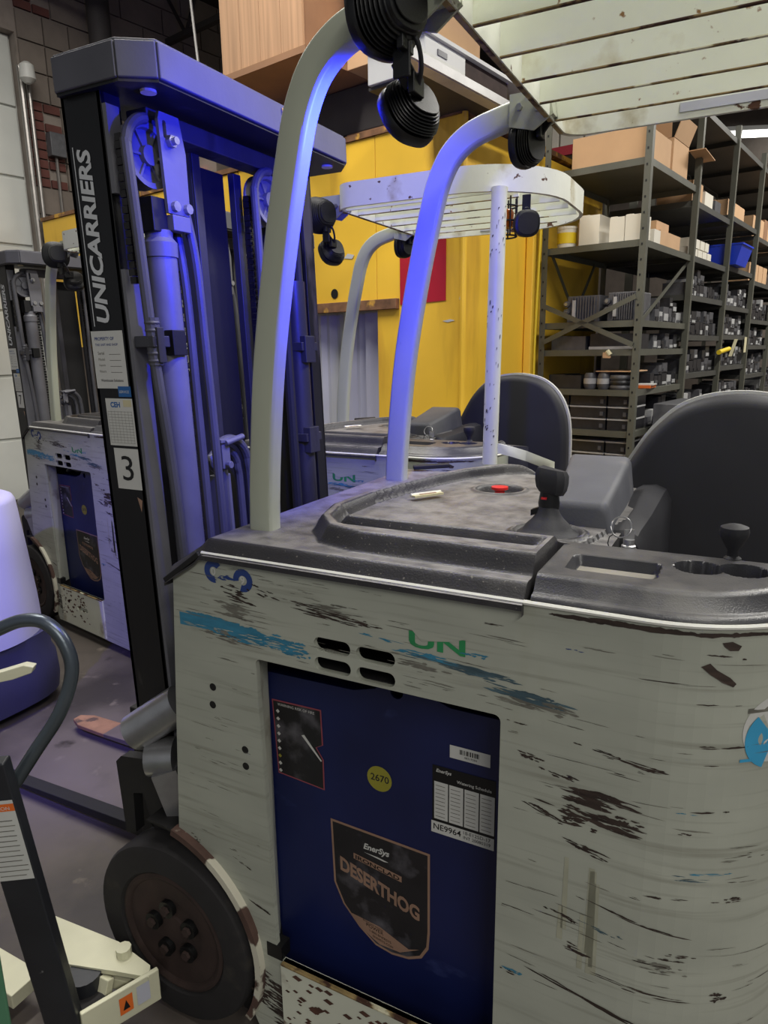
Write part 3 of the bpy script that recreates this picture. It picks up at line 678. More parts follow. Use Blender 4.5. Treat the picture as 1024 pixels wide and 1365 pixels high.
a = MB(); a.add(cv, cf); a.add([con(cs0, t, z) for t, z in P1_]+[Vector((cs0, 1.295, 1.237)), Vector((cs0, 1.295, 1.2)), con(cs0, .003, 1.2)], [tuple(range(len(P1_)+3))])
a.add([cv[i*w_+w_-1] for i in range(NS+1)]+[Vector(cv[i*w_+w_-1])-Vector((0, 0, .35)) for i in range(NS+1)], [(i, i+1, NS+2+i, NS+1+i) for i in range(NS)])
cons = a.build('rear_console', 'console', TR, smooth=True, angle=50); tag(cons, 'glossy textured black console with tray and cup recesses')
a = MB(); q = [(-.230, 1.108), (-.106, 1.108), (-.106, 1.180), (-.230, 1.180)]; a.add([(x_, y_, 1.2325) for x_, y_ in q], [(0, 1, 2, 3)]); tag(a.build('tray_floor', 'tray', cons), 'dust-filled tray floor')
# bridging piece between hood tray lip and console
a = MB(); a.box(-.284, -.262, 1.245, 1.262, 1.19, 1.25); a.build('gap_filler', 'dark', cons)
# joystick
jy = MB(); jy.lathe((-.322, 1.315, 1.243), (0, 0, 1), [(.062, 0), (.062, .006), (.056, .010), (.05, .012), (.044, .022), (.030, .036), (.022, .048), (.018, .060), (0, .06)], 28)
jo = jy.build('control_lever', 'pad', TR, smooth=True, angle=50); tag(jo, 'black joystick with angular knob')
a = MB(); a.lathe((-.322, 1.318, 1.29), (.0, .0, 1), [(.019, 0), (.021, .02), (.018, .04), (.020, .05), (0, .05)], 16); a.obox((-.345, 1.315, 1.293), (.010, 0, .004), (0, .008, 0), (0, 0, .006)); a.build('stem', 'lamp', jo, smooth=True)
a = MB()
top_ = [(-.026, -.022), (-.016, -.030), (.018, -.030), (.030, -.018), (.030, .018), (.018, .028), (-.016, .028), (-.026, .02)]
rs = []
for k, z in ((.72, 1.328), (.92, 1.338), (1, 1.352), (1, 1.366), (.86, 1.376), (.5, 1.379)): rs.append([Vector((-.320+x*k, 1.32+y*k, z+(x+y)*-.12)) for x, y in top_])
a.rings(rs); a.build('knob', 'pad', jo, smooth=True, angle=35)
a = MB(); a.obox((-.327, 1.297, 1.322), (.005, 0, 0), (0, .002, 0), (0, 0, .002)); a.build('red_mark', 'red', jo)
# arm rest
a = MB()
def asec(y, xa, xb, zt, r=.012):
    return [Vector((xa, y, 1.21)), Vector((xa, y, zt-r)), Vector((xa+r*.3, y, zt-r*.3)), Vector((xa+r, y, zt)), Vector((xb-r, y, zt)), Vector((xb-r*.2, y, zt-r*.3)), Vector((xb+.004, y, zt-r*1.2)), Vector((xb+.02, y, 1.21))]
a.rings([asec(1.394, -.330, -.232, 1.285), asec(1.398, -.334, -.228, 1.297), asec(1.410, -.336, -.226, 1.303), asec(1.60, -.360, -.232, 1.322), asec(1.785, -.386, -.240, 1.340), asec(1.80, -.384, -.242, 1.336), asec(1.806, -.380, -.245, 1.325)])
ao = a.build('arm_rest', 'padg', TR, smooth=True, angle=45); tag(ao, 'scuffed grey wedge-shaped arm rest')
# bolster and backrest
def cushion(name, outline, y0, y1, mt, rad=.03, parent=TR, fy=None):
    mb = MB(); cx = sum(p[0] for p in outline)/len(outline); cz = sum(p[1] for p in outline)/len(outline)
    def inset(d):
        r = []
        n_ = len(outline)
        for i, (x, z) in enumerate(outline):
            x0, z0 = outline[i-1]; x1, z1 = outline[(i+1) % n_]; tx, tz = x1-x0, z1-z0; l = math.hypot(tx, tz) or 1
            nx_, nz_ = -tz/l, tx/l
            if nx_*(cx-x)+nz_*(cz-z) < 0: nx_, nz_ = -nx_, -nz_
            r.append((x+nx_*d, z+nz_*d))
        return r
    rs_ = []
    for k in range(6):
        t = k/5*PI/2; rs_.append([Vector((x, y0+rad*(1-math.sin(t)), z)) for x, z in inset(rad*(1-math.cos(t)))][::1])
    rs_ = rs_[::-1]; rs_ = [[Vector((x, y0+rad*(1-math.cos(PI/2*(1-k/5)))*0+rad*(1-math.cos(t_)), z)) for x, z in inset(rad*(1-math.sin(t_)))] for k in range(6) for t_ in [k/5*PI/2]]
    rs_.append([Vector((x, y1, z)) for x, z in outline]); mb.rings(rs_)
    return mb.build(name, mt, parent, smooth=True, angle=50)
bo = [(-.300, .7), (-.300, 1.10), (-.298, 1.20), (-.275, 1.27), (-.245, 1.33), (-.205, 1.395), (-.15, 1.45), (-.09, 1.478), (-.02, 1.489), (.05, 1.485), (.12, 1.465), (.18, 1.42), (.225, 1.35), (.25, 1.26), (.258, 1.1), (.258, .7)]
bo = [(p.x, p.y) for p in smooth_path([(x, z, 0) for x, z in bo], 3)]
br = cushion('backrest', bo, 1.86, 1.925, 'pad', .03); tag(br, 'large black rounded backrest pad')
bo2 = [(-.02+(x+.02)*1.03, z+.008 if z > 1.2 else z) for x, z in bo]
a = MB(); a.poly([bo2], lambda p, q, t: Vector((p, 1.927+t, q)), .022); tag(a.build('backrest_shell', 'cab', br), 'pale backrest shell edge')
lo = [(-.285, .5), (-.285, 1.20), (-.275, 1.245), (-.25, 1.272), (-.215, 1.28), (-.15, 1.275), (-.125, 1.25), (-.12, 1.2), (-.12, .5)]
a = MB(); ys_ = [1.40, 1.412, 1.44, 1.60, 1.80, 1.88]; kk = [.985, .997, 1, 1.0, 1.01, 1.01]
lo3 = [(-.262, .5), (-.262, 1.15), (-.258, 1.205), (-.245, 1.232), (-.222, 1.247), (-.19, 1.25), (-.165, 1.24), (-.152, 1.215), (-.15, 1.17), (-.15, .5)]
a.rings([[Vector((x+(y-1.4)*.02, y, z*k)) for x, z in lo3] for y, k in zip(ys_, kk)]); tag(a.build('knee_bolster', 'pad', TR, smooth=True, angle=40), 'scuffed black knee bolster')
a = MB(); a.box(-.30, .26, 1.93, 1.95, .1, 1.2); a.build('inner_wall', 'dark', TR)
# key switch with ring
ks = MB(); ks.lathe((-.165, 1.285, 1.236), (0, 0, 1), [(.016, 0), (.018, .006), (.013, .008), (.013, .014), (.010, .016), (.010, .026), (0, .027)], 16); ko = ks.build('key_switch', 'zinc', TR, smooth=True)
a = MB(); a.obox((-.165, 1.285, 1.27), (.008, .004, 0), (-.001, .002, 0), (0, 0, .010)); a.build('key', 'zinc', ko)
a = MB(); a.tube([(-.18+.018*math.cos(t), 1.285+.008*math.sin(t), 1.283+.018*math.sin(t)) for t in [2*PI*i/16 for i in range(17)]], .0015, 6); a.build('key_ring', 'zinc', ko, smooth=True)
a = MB(); a.tube([(-.19, 1.29, 1.27), (-.2, 1.288, 1.262), (-.202, 1.285, 1.25), (-.197, 1.28, 1.24)], .0012, 5); a.build('ring_loop', 'hosed', ko)
# round knob lever
kb = MB(); kb.lathe((.006, 1.27, 1.232), (-.02, .0, 1), [(.014, 0), (.014, .020), (.009, .024), (.0095, .034), (.016, .046), (.022, .058), (.0235, .066), (.022, .074), (.012, .078), (0, .079)], 20)
ko2 = kb.build('hydraulic_lever', 'pad', TR, smooth=True); tag(ko2, 'black ball-shaped hydraulic lever knob')
a = MB(); a.bar((-.012, 1.268, 1.236), (.02, 1.262, 1.228), .018, .008); a.build('lever_bracket', 'zinc', ko2, bevel=.001)
# overhead guard pillars
sec_p = rrect(-.029, -.020, .029, .020, .009, 3)
def pillar(y):
    pts = [(-.880, y, 1.19), (-.880, y, 1.27), (-.868, y, 1.42), (-.846, y, 1.60), (-.808, y, 1.80), (-.770, y, 1.96), (-.748, y, 2.03), (-.715, y, 2.085), (-.665, y, 2.122), (-.60, y, 2.142), (-.53, y, 2.155), (-.46, y, 2.165)]
    a = MB(); a.sweep(smooth_path(pts), sec_p, (0, 1, 0)); o = a.build('front_pillar', 'pillar', TR, smooth=True, angle=30); return o
for y in (1.145, 1.775): pillar(y)
a = MB(); a.cyl((.165, 1.055, 1.20), (.165, 1.098, 2.14), .027, n=20); rp_ = a.build('rear_pillar', 'cream', TR, smooth=True)
a = MB()
for k in range(60):
    z = R_.choice([1.3, 1.33, 1.6, 1.72, 1.95, 2.02, 1.45])+R_.gauss(0, .03); t = R_.uniform(PI*.9, PI*1.9); w = R_.uniform(.003, .01); hh = R_.uniform(.004, .02)
    yb = 1.055+(z-1.2)*.0457
    a.add([(.165+.0278*math.cos(t+w*i*20), yb+.0278*math.sin(t+w*i*20), z+q) for i, q in ((0, 0), (1, R_.uniform(0, hh)), (1.3, hh), (.2, hh*.8))], [(0, 1, 2, 3)])
o = a.build('paint_chips', 'chip', rp_); o['kind'] = 'stuff'
a = MB(); a.rings([[Vector(p_)+Vector((0, 0, q_)) for q_ in (0, -.035)]+[Vector(p_)+Vector((.006, .006, q_)) for q_ in (-.035, 0)] for p_ in ((.19, 1.06, 1.275), (.23, 1.075, 1.265), (.28, 1.11, 1.245), (.32, 1.18, 1.215), (.34, 1.28, 1.185))]); tag(a.build('entry_fin', 'cream', TR, smooth=True, angle=50), 'cream curved fin at the rear corner')
# overhead guard
def guard_outline(g):   # rounded plan of the guard rim, g = inset
    x0, x1, y0, y1 = -.475+g, .33-g, 1.06+g, 1.945-g
    return arc(x1-.33, y0+.33, .33, -90, 0, 10)+arc(x1-.33, y1-.33, .33, 0, 90, 10)+arc(x0+.05, y1-.05, .05, 90, 180, 5)+arc(x0+.08, y0+.08, .08, 180, 270, 6)
gd = thing('overhead_guard', None, None, (0, 0, 0)); gd.parent = TR
for k in ('label', 'category', 'group'):
    if k in gd: del gd[k]
bpy.data.objects.remove(gd)
a = MB(); oo, ii = guard_outline(0), guard_outline(.012); n_ = len(oo); z0, z1 = 2.13, 2.215
a.add([(x, y, z0) for x, y in oo]+[(x, y, z1) for x, y in oo]+[(x, y, z0) for x, y in ii]+[(x, y, z1) for x, y in ii],
      [f for k in range(n_) for m_ in [(k+1) % n_] for f in ((k, m_, n_+m_, n_+k), (2*n_+m_, 2*n_+k, 3*n_+k, 3*n_+m_), (k, 2*n_+k, 2*n_+m_, m_), (n_+k, n_+m_, 3*n_+m_, 3*n_+k))])
gr = a.build('guard_rim', 'rim', TR, smooth=True, angle=40); tag(gr, 'chipped cream rim of the overhead guard')
a = MB(); a.box(-.476, -.466, 1.11, 1.895, 2.128, 2.150); a.build('rusty_front_edge', 'edge', gr)
for y in (1.135, 1.24, 1.385, 1.525, 1.665, 1.80):
    a = MB(); a.box(-.464, .30 if 1.3 < y < 1.7 else .19, y-.004, y+.004, 2.132, 2.194); a.build('guard_slat', 'guard', TR)
a = MB()
for y in (1.24, 1.385, 1.525, 1.665, 1.80): a.box(-.464, .19, y-.0046, y+.0046, 2.1312, 2.1335)
o = a.build('slat_edge_rust', 'edge', gr); o['kind'] = 'stuff'
a = MB(); a.box(-.20, .12, 1.9285, 1.9325, 2.145, 2.165); o = a.build('guard_decal', 'sheet', gr)
a = MB(); a.box(-.465, -.455, 1.10, 1.16, 2.135, 2.20); a.build('corner_gusset', 'guard', gr)
# brackets where the pillars meet the guard
for y in (1.145, 1.775):
    a = MB(); a.add([(-.56, y-.026, 2.185), (-.465, y-.026, 2.185), (-.455, y-.026, 2.135), (-.50, y-.026, 2.105), (-.56, y-.026, 2.125)], [(0, 1, 2, 3, 4)])
    a2 = MB(); pts = [(-.56, 2.19), (-.465, 2.19), (-.455, 2.135), (-.50, 2.105), (-.56, 2.12)]
    a2.poly([pts], lambda p, q, t: Vector((p, y-.026+t, q)), .005); a2.poly([pts], lambda p, q, t: Vector((p, y+.021+t, q)), .005)
    bo_ = a2.build('pillar_bracket', 'pillar', TR)
    a2 = MB(); a2.cyl((-.535, y-.036, 2.158), (-.535, y+.03, 2.158), .008, n=6); a2.cyl((-.492, y-.036, 2.15), (-.492, y+.03, 2.15), .008, n=6); a2.build('bolt', 'zinc', bo_)
# finned work lamps
def work_lamp(c, axis, r, fins=7, depth=.06, name='work_lamp', mount=None, lens='dark'):
    a_ = Vector(axis).normalized(); mb = MB(); c = Vector(c)
    mb.lathe(c, a_, [(r*.80, -.004), (r*.97, 0), (r, .006), (r, .016), (r*.95, .020), (r*.80, .020), (r*.66, depth-.006), (r*.55, depth-.004)], 32, sq=2.6)
    o = mb.build(name, 'lamp', TR, smooth=True, angle=40)
    f = MB()
    for k in range(fins):
        h = .026+k*(depth-.022)/fins; rr_ = r*(.98-.02*k-.004*k*k)
        f.lathe(c, a_, [(rr_*.5, h), (rr_*.97, h), (rr_, h+.0012), (rr_*.97, h+.0024), (rr_*.5, h+.0024)], 32, sq=2.6)
    f.build('cooling_fins', 'lamp', o, smooth=True, angle=40)
    l_ = MB(); l_.lathe(c-a_*.006, a_, [(0, -.001), (r*.78, 0), (r*.78, .003)], 24, sq=2.6); l_.build('lens', lens, o)
    if mount:
        m_ = MB(); m_.bar(mount[0], mount[1], .03, .006, (0, 1, 0)); m_.bar(mount[0], Vector(mount[0])+Vector((.012, 0, .0)), .04, .03); m_.build('mount', 'lamp', o, bevel=.002)
    return o
w1 = work_lamp((-.575, 1.095, 2.118), (.95, -.30, .05), .066, 9, .080, mount=((-.525, 1.09, 2.07), (-.525, 1.09, 2.02))); tag(w1, 'large black finned work lamp')
w2 = work_lamp((-.565, 1.175, 1.985), (.72, -.30, .42), .052, 8, .055, mount=((-.525, 1.13, 2.02), (-.535, 1.10, 2.05)), lens='blens'); tag(w2, 'smaller black finned lamp throwing blue light')
w3 = work_lamp((-.550, 1.80, 2.085), (.9, -.25, .05), .050, 6, .05, mount=((-.50, 1.79, 2.11), (-.47, 1.79, 2.15))); tag(w3, 'black finned work lamp under the far bracket')
a = MB(); a.tube(smooth_path([(-.53, 1.09, 2.10), (-.505, 1.10, 2.075), (-.505, 1.12, 2.04), (-.525, 1.14, 2.01)]), .004, 8); a.build('lamp_cable', 'hosed', w2, smooth=True)
lens_dir = Vector((-.62, .12, -.45)).normalized()
lo_ = spot('blue_lamp_light', Vector((-.565, 1.175, 1.985))+lens_dir*.03, Vector((-1.14, 1.40, 1.93)), 46, (.008, .014, 1), 144, .45, .03)
# beacon at the rear of the guard
bc = MB(); bc.lathe((.145, 1.22, 2.03), (0, 0, 1), [(.032, 0), (.034, .05), (.028, .06), (0, .062)], 18); bco = bc.build('warning_beacon', 'amber', TR, smooth=True); tag(bco, 'amber beacon in a wire cage')
a = MB()
for k in range(8): t = 2*PI*k/8; a.tube([(.145+.045*math.cos(t), 1.22+.045*math.sin(t), z) for z in (2.0, 2.13)], .003, 6, up=(1, 0, 0))
for z in (2.0, 2.05, 2.10): a.tube([(.145+.045*math.cos(2*PI*k/16), 1.22+.045*math.sin(2*PI*k/16), z) for k in range(17)], .003, 6)
a.build('wire_cage', 'dark', bco)
w4 = work_lamp((.245, 1.17, 2.03), (-.5, .85, .1), .045, 6, .05, mount=((.23, 1.20, 2.07), (.23, 1.20, 2.13))); tag(w4, 'black finned work lamp beside the amber beacon')

# wheels
def wheel(y, sgn):
    c = Vector((-1.118, y, .235)); mb = MB(); ax = (0, -sgn, 0)
    mb.lathe(c, ax, [(.15, -.098), (.222, -.098), (.232, -.088), (.235, -.07), (.235, -.012), (.230, -.003), (.222, 0), (.165, 0), (.158, -.008), (.155, -.03)], 56)
    wo = mb.build('wheel', 'tyre', TR, smooth=True, angle=40)
    mb = MB(); mb.lathe(c, ax, [(.158, -.05), (.158, -.006), (.150, -.003), (.142, -.006), (.138, -.012), (.09, -.012), (.082, -.018), (.04, -.018), (.036, -.014), (0, -.012)], 48)
    hb = mb.build('hub', 'hub', wo, smooth=True, angle=40)
    for k in range(5):
        t = 2*PI*k/5+.5; q = c+Vector((.062*math.cos(t), 0, .062*math.sin(t)))
        mb = MB(); mb.cyl(q+Vector((0, sgn*.018, 0)), q+Vector((0, sgn*.004, 0)), .022, n=20, mt='black'); mb.cyl(q+Vector((0, sgn*.016, 0)), q+Vector((0, -sgn*.004, 0)), .012, n=6, mt='hub')
        mb.build('wheel_nut', None, wo)
wheel(.995, 1); wheel(2.005, -1)

# ------------------------------------------------------------------ mast
LEAN = .03
def ml(p): return Vector((p[0]-LEAN*(p[2]-.9), p[1], p[2]))
class MM(MB):
    def add(s, vs, fs, mt=None): return MB.add(s, [ml(v) for v in vs], fs, mt)
def channel(yo, sg):
    a = MM(); a.box(-1.295, -1.178, min(yo, yo+sg*.012), max(yo, yo+sg*.012), .12, 2.135)
    a.box(-1.295, -1.283, min(yo, yo+sg*.05), max(yo, yo+sg*.05), .12, 2.13); a.box(-1.190, -1.178, min(yo, yo+sg*.052), max(yo, yo+sg*.052), .12, 2.13)
    return a.build('outer_channel', 'mast', TR, bevel=.002)
ch = channel(1.115, 1); tag(ch, 'black mast channel with silver lettering'); channel(1.885, -1)
for y0, y1 in ((1.175, 1.187), (1.80, 1.812)):
    a = MM(); a.box(-1.275, -1.20, y0, y1, .2, 2.06); a.box(-1.212, -1.20, y0-.0, y1+.03, .2, 2.06); a.build('inner_channel', 'mast', TR, bevel=.002)
for y0_, y1_ in ((1.175, 1.235), (1.66, 1.79)):
    a = MM(); a.box(-1.262, -1.256, y0_, y1_, .2, 2.02); a.build('gap_shade_plate', 'dark', TR)  # dark plates added behind, shade of the mast gaps as solid sheets
a = MM(); a.box(-1.196, -1.190, 1.385, 1.413, .2, 2.09, 'mastg'); a.box(-1.25, -1.196, 1.385, 1.391, .2, 2.08, 'mastg'); a.box(-1.240, -1.234, 1.392, 1.55, .2, 2.06, 'dark'); a.box(-1.22, -1.20, 1.55, 1.58, .2, 2.06, 'mastg')
tag(a.build('centre_channel', None, TR, bevel=.002), 'dark greasy centre mast channel')
# lettering and stickers
wf_ = lambda a_, b_, t: ml((b_, 1.115-t, a_))       # a runs upward, b runs to +X; rotated text reads upward
tf = lambda a_, b_, t: ml((-1.215-b_, 1.115-t, a_))
a = MB(); put_text(a, tf, 'UNICARRIERS', 1.672, .010, .352, 'silver', .0012, .0035, .18, h=.040)
quad(a, tf, 1.665, .058, 2.03, .0605, 'silver', .0012)
a.build('lettering', None, ch)
sf = lambda a_, b_, t: ml((a_, 1.115-t, b_))
a = MB(); quad(a, sf, -1.290, 1.530, -1.192, 1.655, 'white', .0008); put_text(a, sf, 'PROPERTY OF', -1.28, 1.635, .06, 'navy', .0012, .002); put_text(a, sf, 'THIS UNIT AND SHOP', -1.28, 1.623, .07, 'navy', .0012, .001)
for k in range(4): put_text(a, sf, ('Serial', 'Model', 'Capacity', 'Hours')[k], -1.275, 1.604-k*.013, .02, 'chipg', .0012); quad(a, sf, -1.24, 1.604-k*.013, -1.205, 1.605-k*.013, 'chipg', .0012)
put_text(a, sf, 'Warehouse Solutions', -1.275, 1.545, .07, 'black', .0012, .001)
quad(a, sf, -1.225, 1.512, -1.186, 1.535, 'bluep', .0014); put_text(a, sf, 'SERVICE', -1.222, 1.52, .03, 'white', .0018); tag(a.build('property_sticker', None, ch), 'white sticker with small print above a blue tab')
a = MB(); quad(a, sf, -1.270, 1.402, -1.186, 1.508, 'white', .0008); put_text(a, sf, 'CEH', -1.255, 1.488, .03, 'bluep', .0012, .004); quad(a, sf, -1.215, 1.49, -1.19, 1.505, 'paper', .001)
for r in range(12): quad(a, sf, -1.266, 1.408+r*.0064, -1.19, 1.4086+r*.0064, 'chipg', .0012)
for c in range(8): quad(a, sf, -1.266+c*.0105, 1.408, -1.2654+c*.0105, 1.48, 'chipg', .0012)
tag(a.build('inspection_sticker', None, ch), 'white inspection grid sticker')
def number(parent, n_):
    a = MB(); quad(a, sf, -1.262, 1.302, -1.186, 1.397, 'white', .0008); quad(a, sf, -1.262, 1.396, -1.186, 1.399, 'black', .0009)
    put_text(a, sf, n_, -1.242, 1.322, .035, 'black', .0014, .0, h=.057)
    o = a.build('number_sticker', None, parent); o['label'] = 'white sticker with the number '+n_; return o
num3 = number(ch, '3')
a = MB(); a.add([sf(-1.205, 1.285, .001), sf(-1.19, 1.278, .001), sf(-1.196, 1.25, .001)], [(0, 1, 2)], 'tanp'); a.build('torn_sticker', None, ch)
# cross head
a = MM(); pl_ = [(-1.285, 1.100), (-1.108, 1.100), (-1.045, 1.145), (-1.045, 1.865), (-1.09, 1.92), (-1.285, 1.92)]
hl = [(-1.325, 1.135), (-1.15, 1.135), (-1.105, 1.19), (-1.105, 1.81), (-1.15, 1.865), (-1.325, 1.865)]
a.prism([(x, y, 2.190) for x, y in pl_], (0, 0, .012))
for i in range(6):
    (x0, y0), (x1, y1) = pl_[i], pl_[(i+1) % 6]; a.bar((x0, y0, 2.163), (x1, y1, 2.163), .012, .066)
cx2 = a.build('cross_head', 'head', TR, bevel=.003); tag(cx2, 'steel cross head plate on top of the mast')
a = MM(); a.prism([(x, y, 2.124) for x, y in pl_], (0, 0, .008)); a.build('underside_plate', 'mast', cx2)
for c_ in ((-1.095, 1.165), (-1.09, 1.84)):
    a = MM(); a.cyl((c_[0], c_[1], 2.119), (c_[0], c_[1], 2.126), .016, n=16); a.build('bolt_hole', 'paper', cx2)  # light coming through the holes painted as pale discs
a = MM(); a.box(-1.20, -1.14, 1.20, 1.66, 2.07, 2.112); a.build('inner_cross_bar', 'mastg', TR, bevel=.003)
a = MB(); cf_ = lambda a_, b_, t: ml((-1.038+t, a_, b_)); quad(a, cf_, 1.555, 2.136, 1.61, 2.190, 'white', .0006); quad(a, cf_, 1.555, 2.174, 1.61, 2.190, 'yell', .001); put_text(a, cf_, 'WARNING', 1.566, 2.1785, .035, 'black', .0014); quad(a, cf_, 1.56, 2.145, 1.585, 2.15, 'navy', .001); quad(a, cf_, 1.57, 2.138, 1.575, 2.158, 'navy', .001)
a.build('warning_sticker', None, cx2)
# cylinders, sheaves, chains and hoses
def vtube(name, x, y, z0, z1, r, mt='hose', lab=None, n_=14):
    a = MM(); a.cyl((x, y, z0), (x, y, z1), r, n=n_); o = a.build(name, mt, TR, smooth=True); 
    if lab: tag(o, lab)
    return o
c1 = vtube('lift_cylinder', -1.145, 1.205, .25, 1.83, .034, 'plate', 'thick lift cylinder', 20)
a = MM(); a.lathe((-1.145, 1.205, 1.81), (0, 0, 1), [(.037, 0), (.038, .03), (.030, .04), (.030, .055), (.02, .06), (0, .06)], 20); a.cyl((-1.145, 1.205, 1.86), (-1.145, 1.205, 1.92), .02); a.build('cylinder_head', 'plate', c1, smooth=True)
a = MM(); a.box(-1.177, -1.168, 1.116, 1.160, .3, 1.78); a.box(-1.177, -1.166, 1.116, 1.150, 1.93, 2.10); tag(a.build('rail_flange', 'plate', TR), 'pale inner rail flange')
vtube('lift_cylinder', -1.145, 1.715, .25, 1.80, .030, 'mastg', 'far lift cylinder', 20)
def sheave(y, x=-1.155, z=2.015, r=.066):
    a = MM(); a.lathe((x, y, z), (1, 0, 0), [(.015, -.02), (r*.82, -.018), (r, -.022), (r, -.016), (r*.86, -.006), (r*.86, .0), (r, .012), (r, .018), (r*.82, .016), (r*.78, .006), (.02, .006), (.02, .02), (0, .02)], 32)
    o = a.build('chain_sheave', 'plate', TR, smooth=True, angle=40)
    a = MM()
    for k in range(6): t = 2*PI*k/6; a.bar((x+.008, y+.018*math.cos(t), z+.018*math.sin(t)), (x+.008, y+r*.8*math.cos(t), z+r*.8*math.sin(t)), .005, .008, (1, 0, 0))
    a.build('spokes', 'plate', o); return o
sheave(1.195); sheave(1.625, -1.16, 2.0, .064)
a = MM(); pp = [(1.20, 2.085), (1.205, 2.10), (1.262, 2.10), (1.275, 2.03), (1.272, 1.90), (1.205, 1.90)]; a.poly([pp, rrect(1.212, 2.05, 1.222, 2.085, .004)], lambda p, q, t: Vector((-1.118+t, p, q)), .008); 
spl = a.build('sheave_bracket', 'plate', TR); tag(spl, 'flat sheave bracket plate')
a = MM(); a.cyl((-1.112, 1.228, 2.045), (-1.098, 1.228, 2.045), .013, n=6, mt='zinc'); a.cyl((-1.098, 1.228, 2.045), (-1.088, 1.228, 2.045), .008, n=10, mt='zinc'); a.build('bolt', None, spl)
for y in (1.224, 1.262):
    a = MM(); a.cyl((-1.112, y, 1.915), (-1.10, y, 1.915), .011, n=8); a.build('bolt', 'zinc', spl)
a = MM(); a.box(-1.13, -1.105, 1.212, 1.266, 1.865, 1.898); a.build('bracket_foot', 'plate', spl, bevel=.002)
a = MM(); a.box(-1.17, -1.12, 1.168, 1.21, 1.86, 1.93); a.build('bracket_block', 'mast', spl, bevel=.002)
# chains made of links
def chain(y, x, z0, z1, w=.012):
    a = MM(); z = z0; k = 0
    while z < z1:
        a.box(x-.008, x+.008, y-w/2-(.002 if k % 2 else 0), y+w/2+(.002 if k % 2 else 0), z, z+.014); a.cyl((x-.011, y, z+.007), (x+.011, y, z+.007), .004, n=6); z += .0155; k += 1
    o = a.build('leaf_chain', 'chain', TR); o['kind'] = 'stuff'; return o
chain(1.248, -1.15, .5, 1.89); chain(1.128, -1.15, 1.75, 2.03); chain(1.56, -1.17, .5, 2.0)
def hose(pts, r, mt='hose', name='hydraulic_hose', lab=None):
    a = MM(); a.tube(smooth_path(pts, 5), r, 10, up=(1, .05, .02)); o = a.build(name, mt, TR, smooth=True); 
    if lab: tag(o, lab)
    return o
def arc_yz(x, y, z, r, a0, a1, n_=8): return [(x, y+r*math.cos(math.radians(a0+(a1-a0)*i/n_)), z+r*math.sin(math.radians(a0+(a1-a0)*i/n_))) for i in range(n_+1)]
hose(arc_yz(-1.135, 1.20, 2.015, .071, 100, 180)+[(-1.13, 1.130, 1.85), (-1.125, 1.134, 1.6), (-1.12, 1.15, 1.3), (-1.12, 1.158, .9), (-1.12, 1.16, .3)], .0115, lab='hose curving over the near sheave')
hose([(-1.15, 1.262, 1.90), (-1.14, 1.268, 1.75), (-1.14, 1.270, 1.5), (-1.14, 1.272, 1.2), (-1.14, 1.272, .4)], .011)
hose([(-1.12, 1.268, 1.91), (-1.12, 1.287, 1.80), (-1.12, 1.293, 1.6), (-1.12, 1.298, 1.3), (-1.12, 1.30, .4)], .011)
hose([(-1.15, 1.35, .4), (-1.15, 1.35, 1.25), (-1.15, 1.36, 1.36)]+arc_yz(-1.15, 1.38, 1.32, .07, 120, 0)+[(-1.15, 1.455, 1.2), (-1.15, 1.45, .5)], .012, lab='hose looping over the lower guide')
hose([(-1.165, 1.36, 1.3)]+arc_yz(-1.165, 1.37, 1.31, .055, 150, 0)+[(-1.165, 1.43, 1.2), (-1.165, 1.425, .5)], .011)
a = MM(); a.box(-1.165, -1.13, 1.33, 1.40, 1.385, 1.395); a.box(-1.14, -1.134, 1.335, 1.365, 1.32, 1.39); a.cyl((-1.132, 1.35, 1.33), (-1.12, 1.35, 1.33), .01, n=8); a.cyl((-1.13, 1.345, 1.385), (-1.13, 1.415, 1.395), .008, n=8); a.box(-1.19, -1.16, 1.34, 1.39, .3, 1.3)
tag(a.build('hose_guide', 'plate', TR, bevel=.002), 'hose guide bracket on the mast')
hose(arc_yz(-1.14, 1.625, 2.0, .070, 90, 180)+[(-1.14, 1.556, 1.8), (-1.14, 1.55, 1.5), (-1.14, 1.55, .5)], .011)
hose([(-1.14, 1.742, .4), (-1.14, 1.738, 1.2), (-1.14, 1.735, 1.6), (-1.14, 1.73, 1.95)], .013, 'hosed')
hose([(-1.17, 1.775, .4), (-1.17, 1.772, 1.3), (-1.17, 1.785, 1.6), (-1.17, 1.775, 1.78), (-1.17, 1.76, 1.95)], .008, 'hosed')
hose([(-1.13, 1.64, .4), (-1.13, 1.64, 1.9)], .014, 'hosed')
for (y0, y1, z) in ((1.12, 1.17, 1.63), (1.685, 1.765, 1.62), (1.68, 1.76, 1.36)):
    a = MM(); a.box(-1.165, -1.11, y0, y1, z-.012, z+.012); a.box(-1.13, -1.105, y0+.01, y1-.02, z-.045, z+.03); a.build('hose_clamp', 'mastg', TR, bevel=.002)
a = MM(); a.box(-1.135, -1.105, 1.175, 1.215, 1.60, 1.655); a.build('hose_clamp', 'mast', TR, bevel=.002)
a = MM(); a.tube([(-1.125, 1.137, z) for z in (1.58, 1.68)], .0155, 10, up=(1, 0, 0))
for k in range(6): a.lathe((-1.125, 1.137, 1.585+k*.016), (0, 0, 1), [(.0155, 0), (.0175, .004), (.0155, .008)], 12)
a.build('hose_sleeve', 'hose', TR, smooth=True)
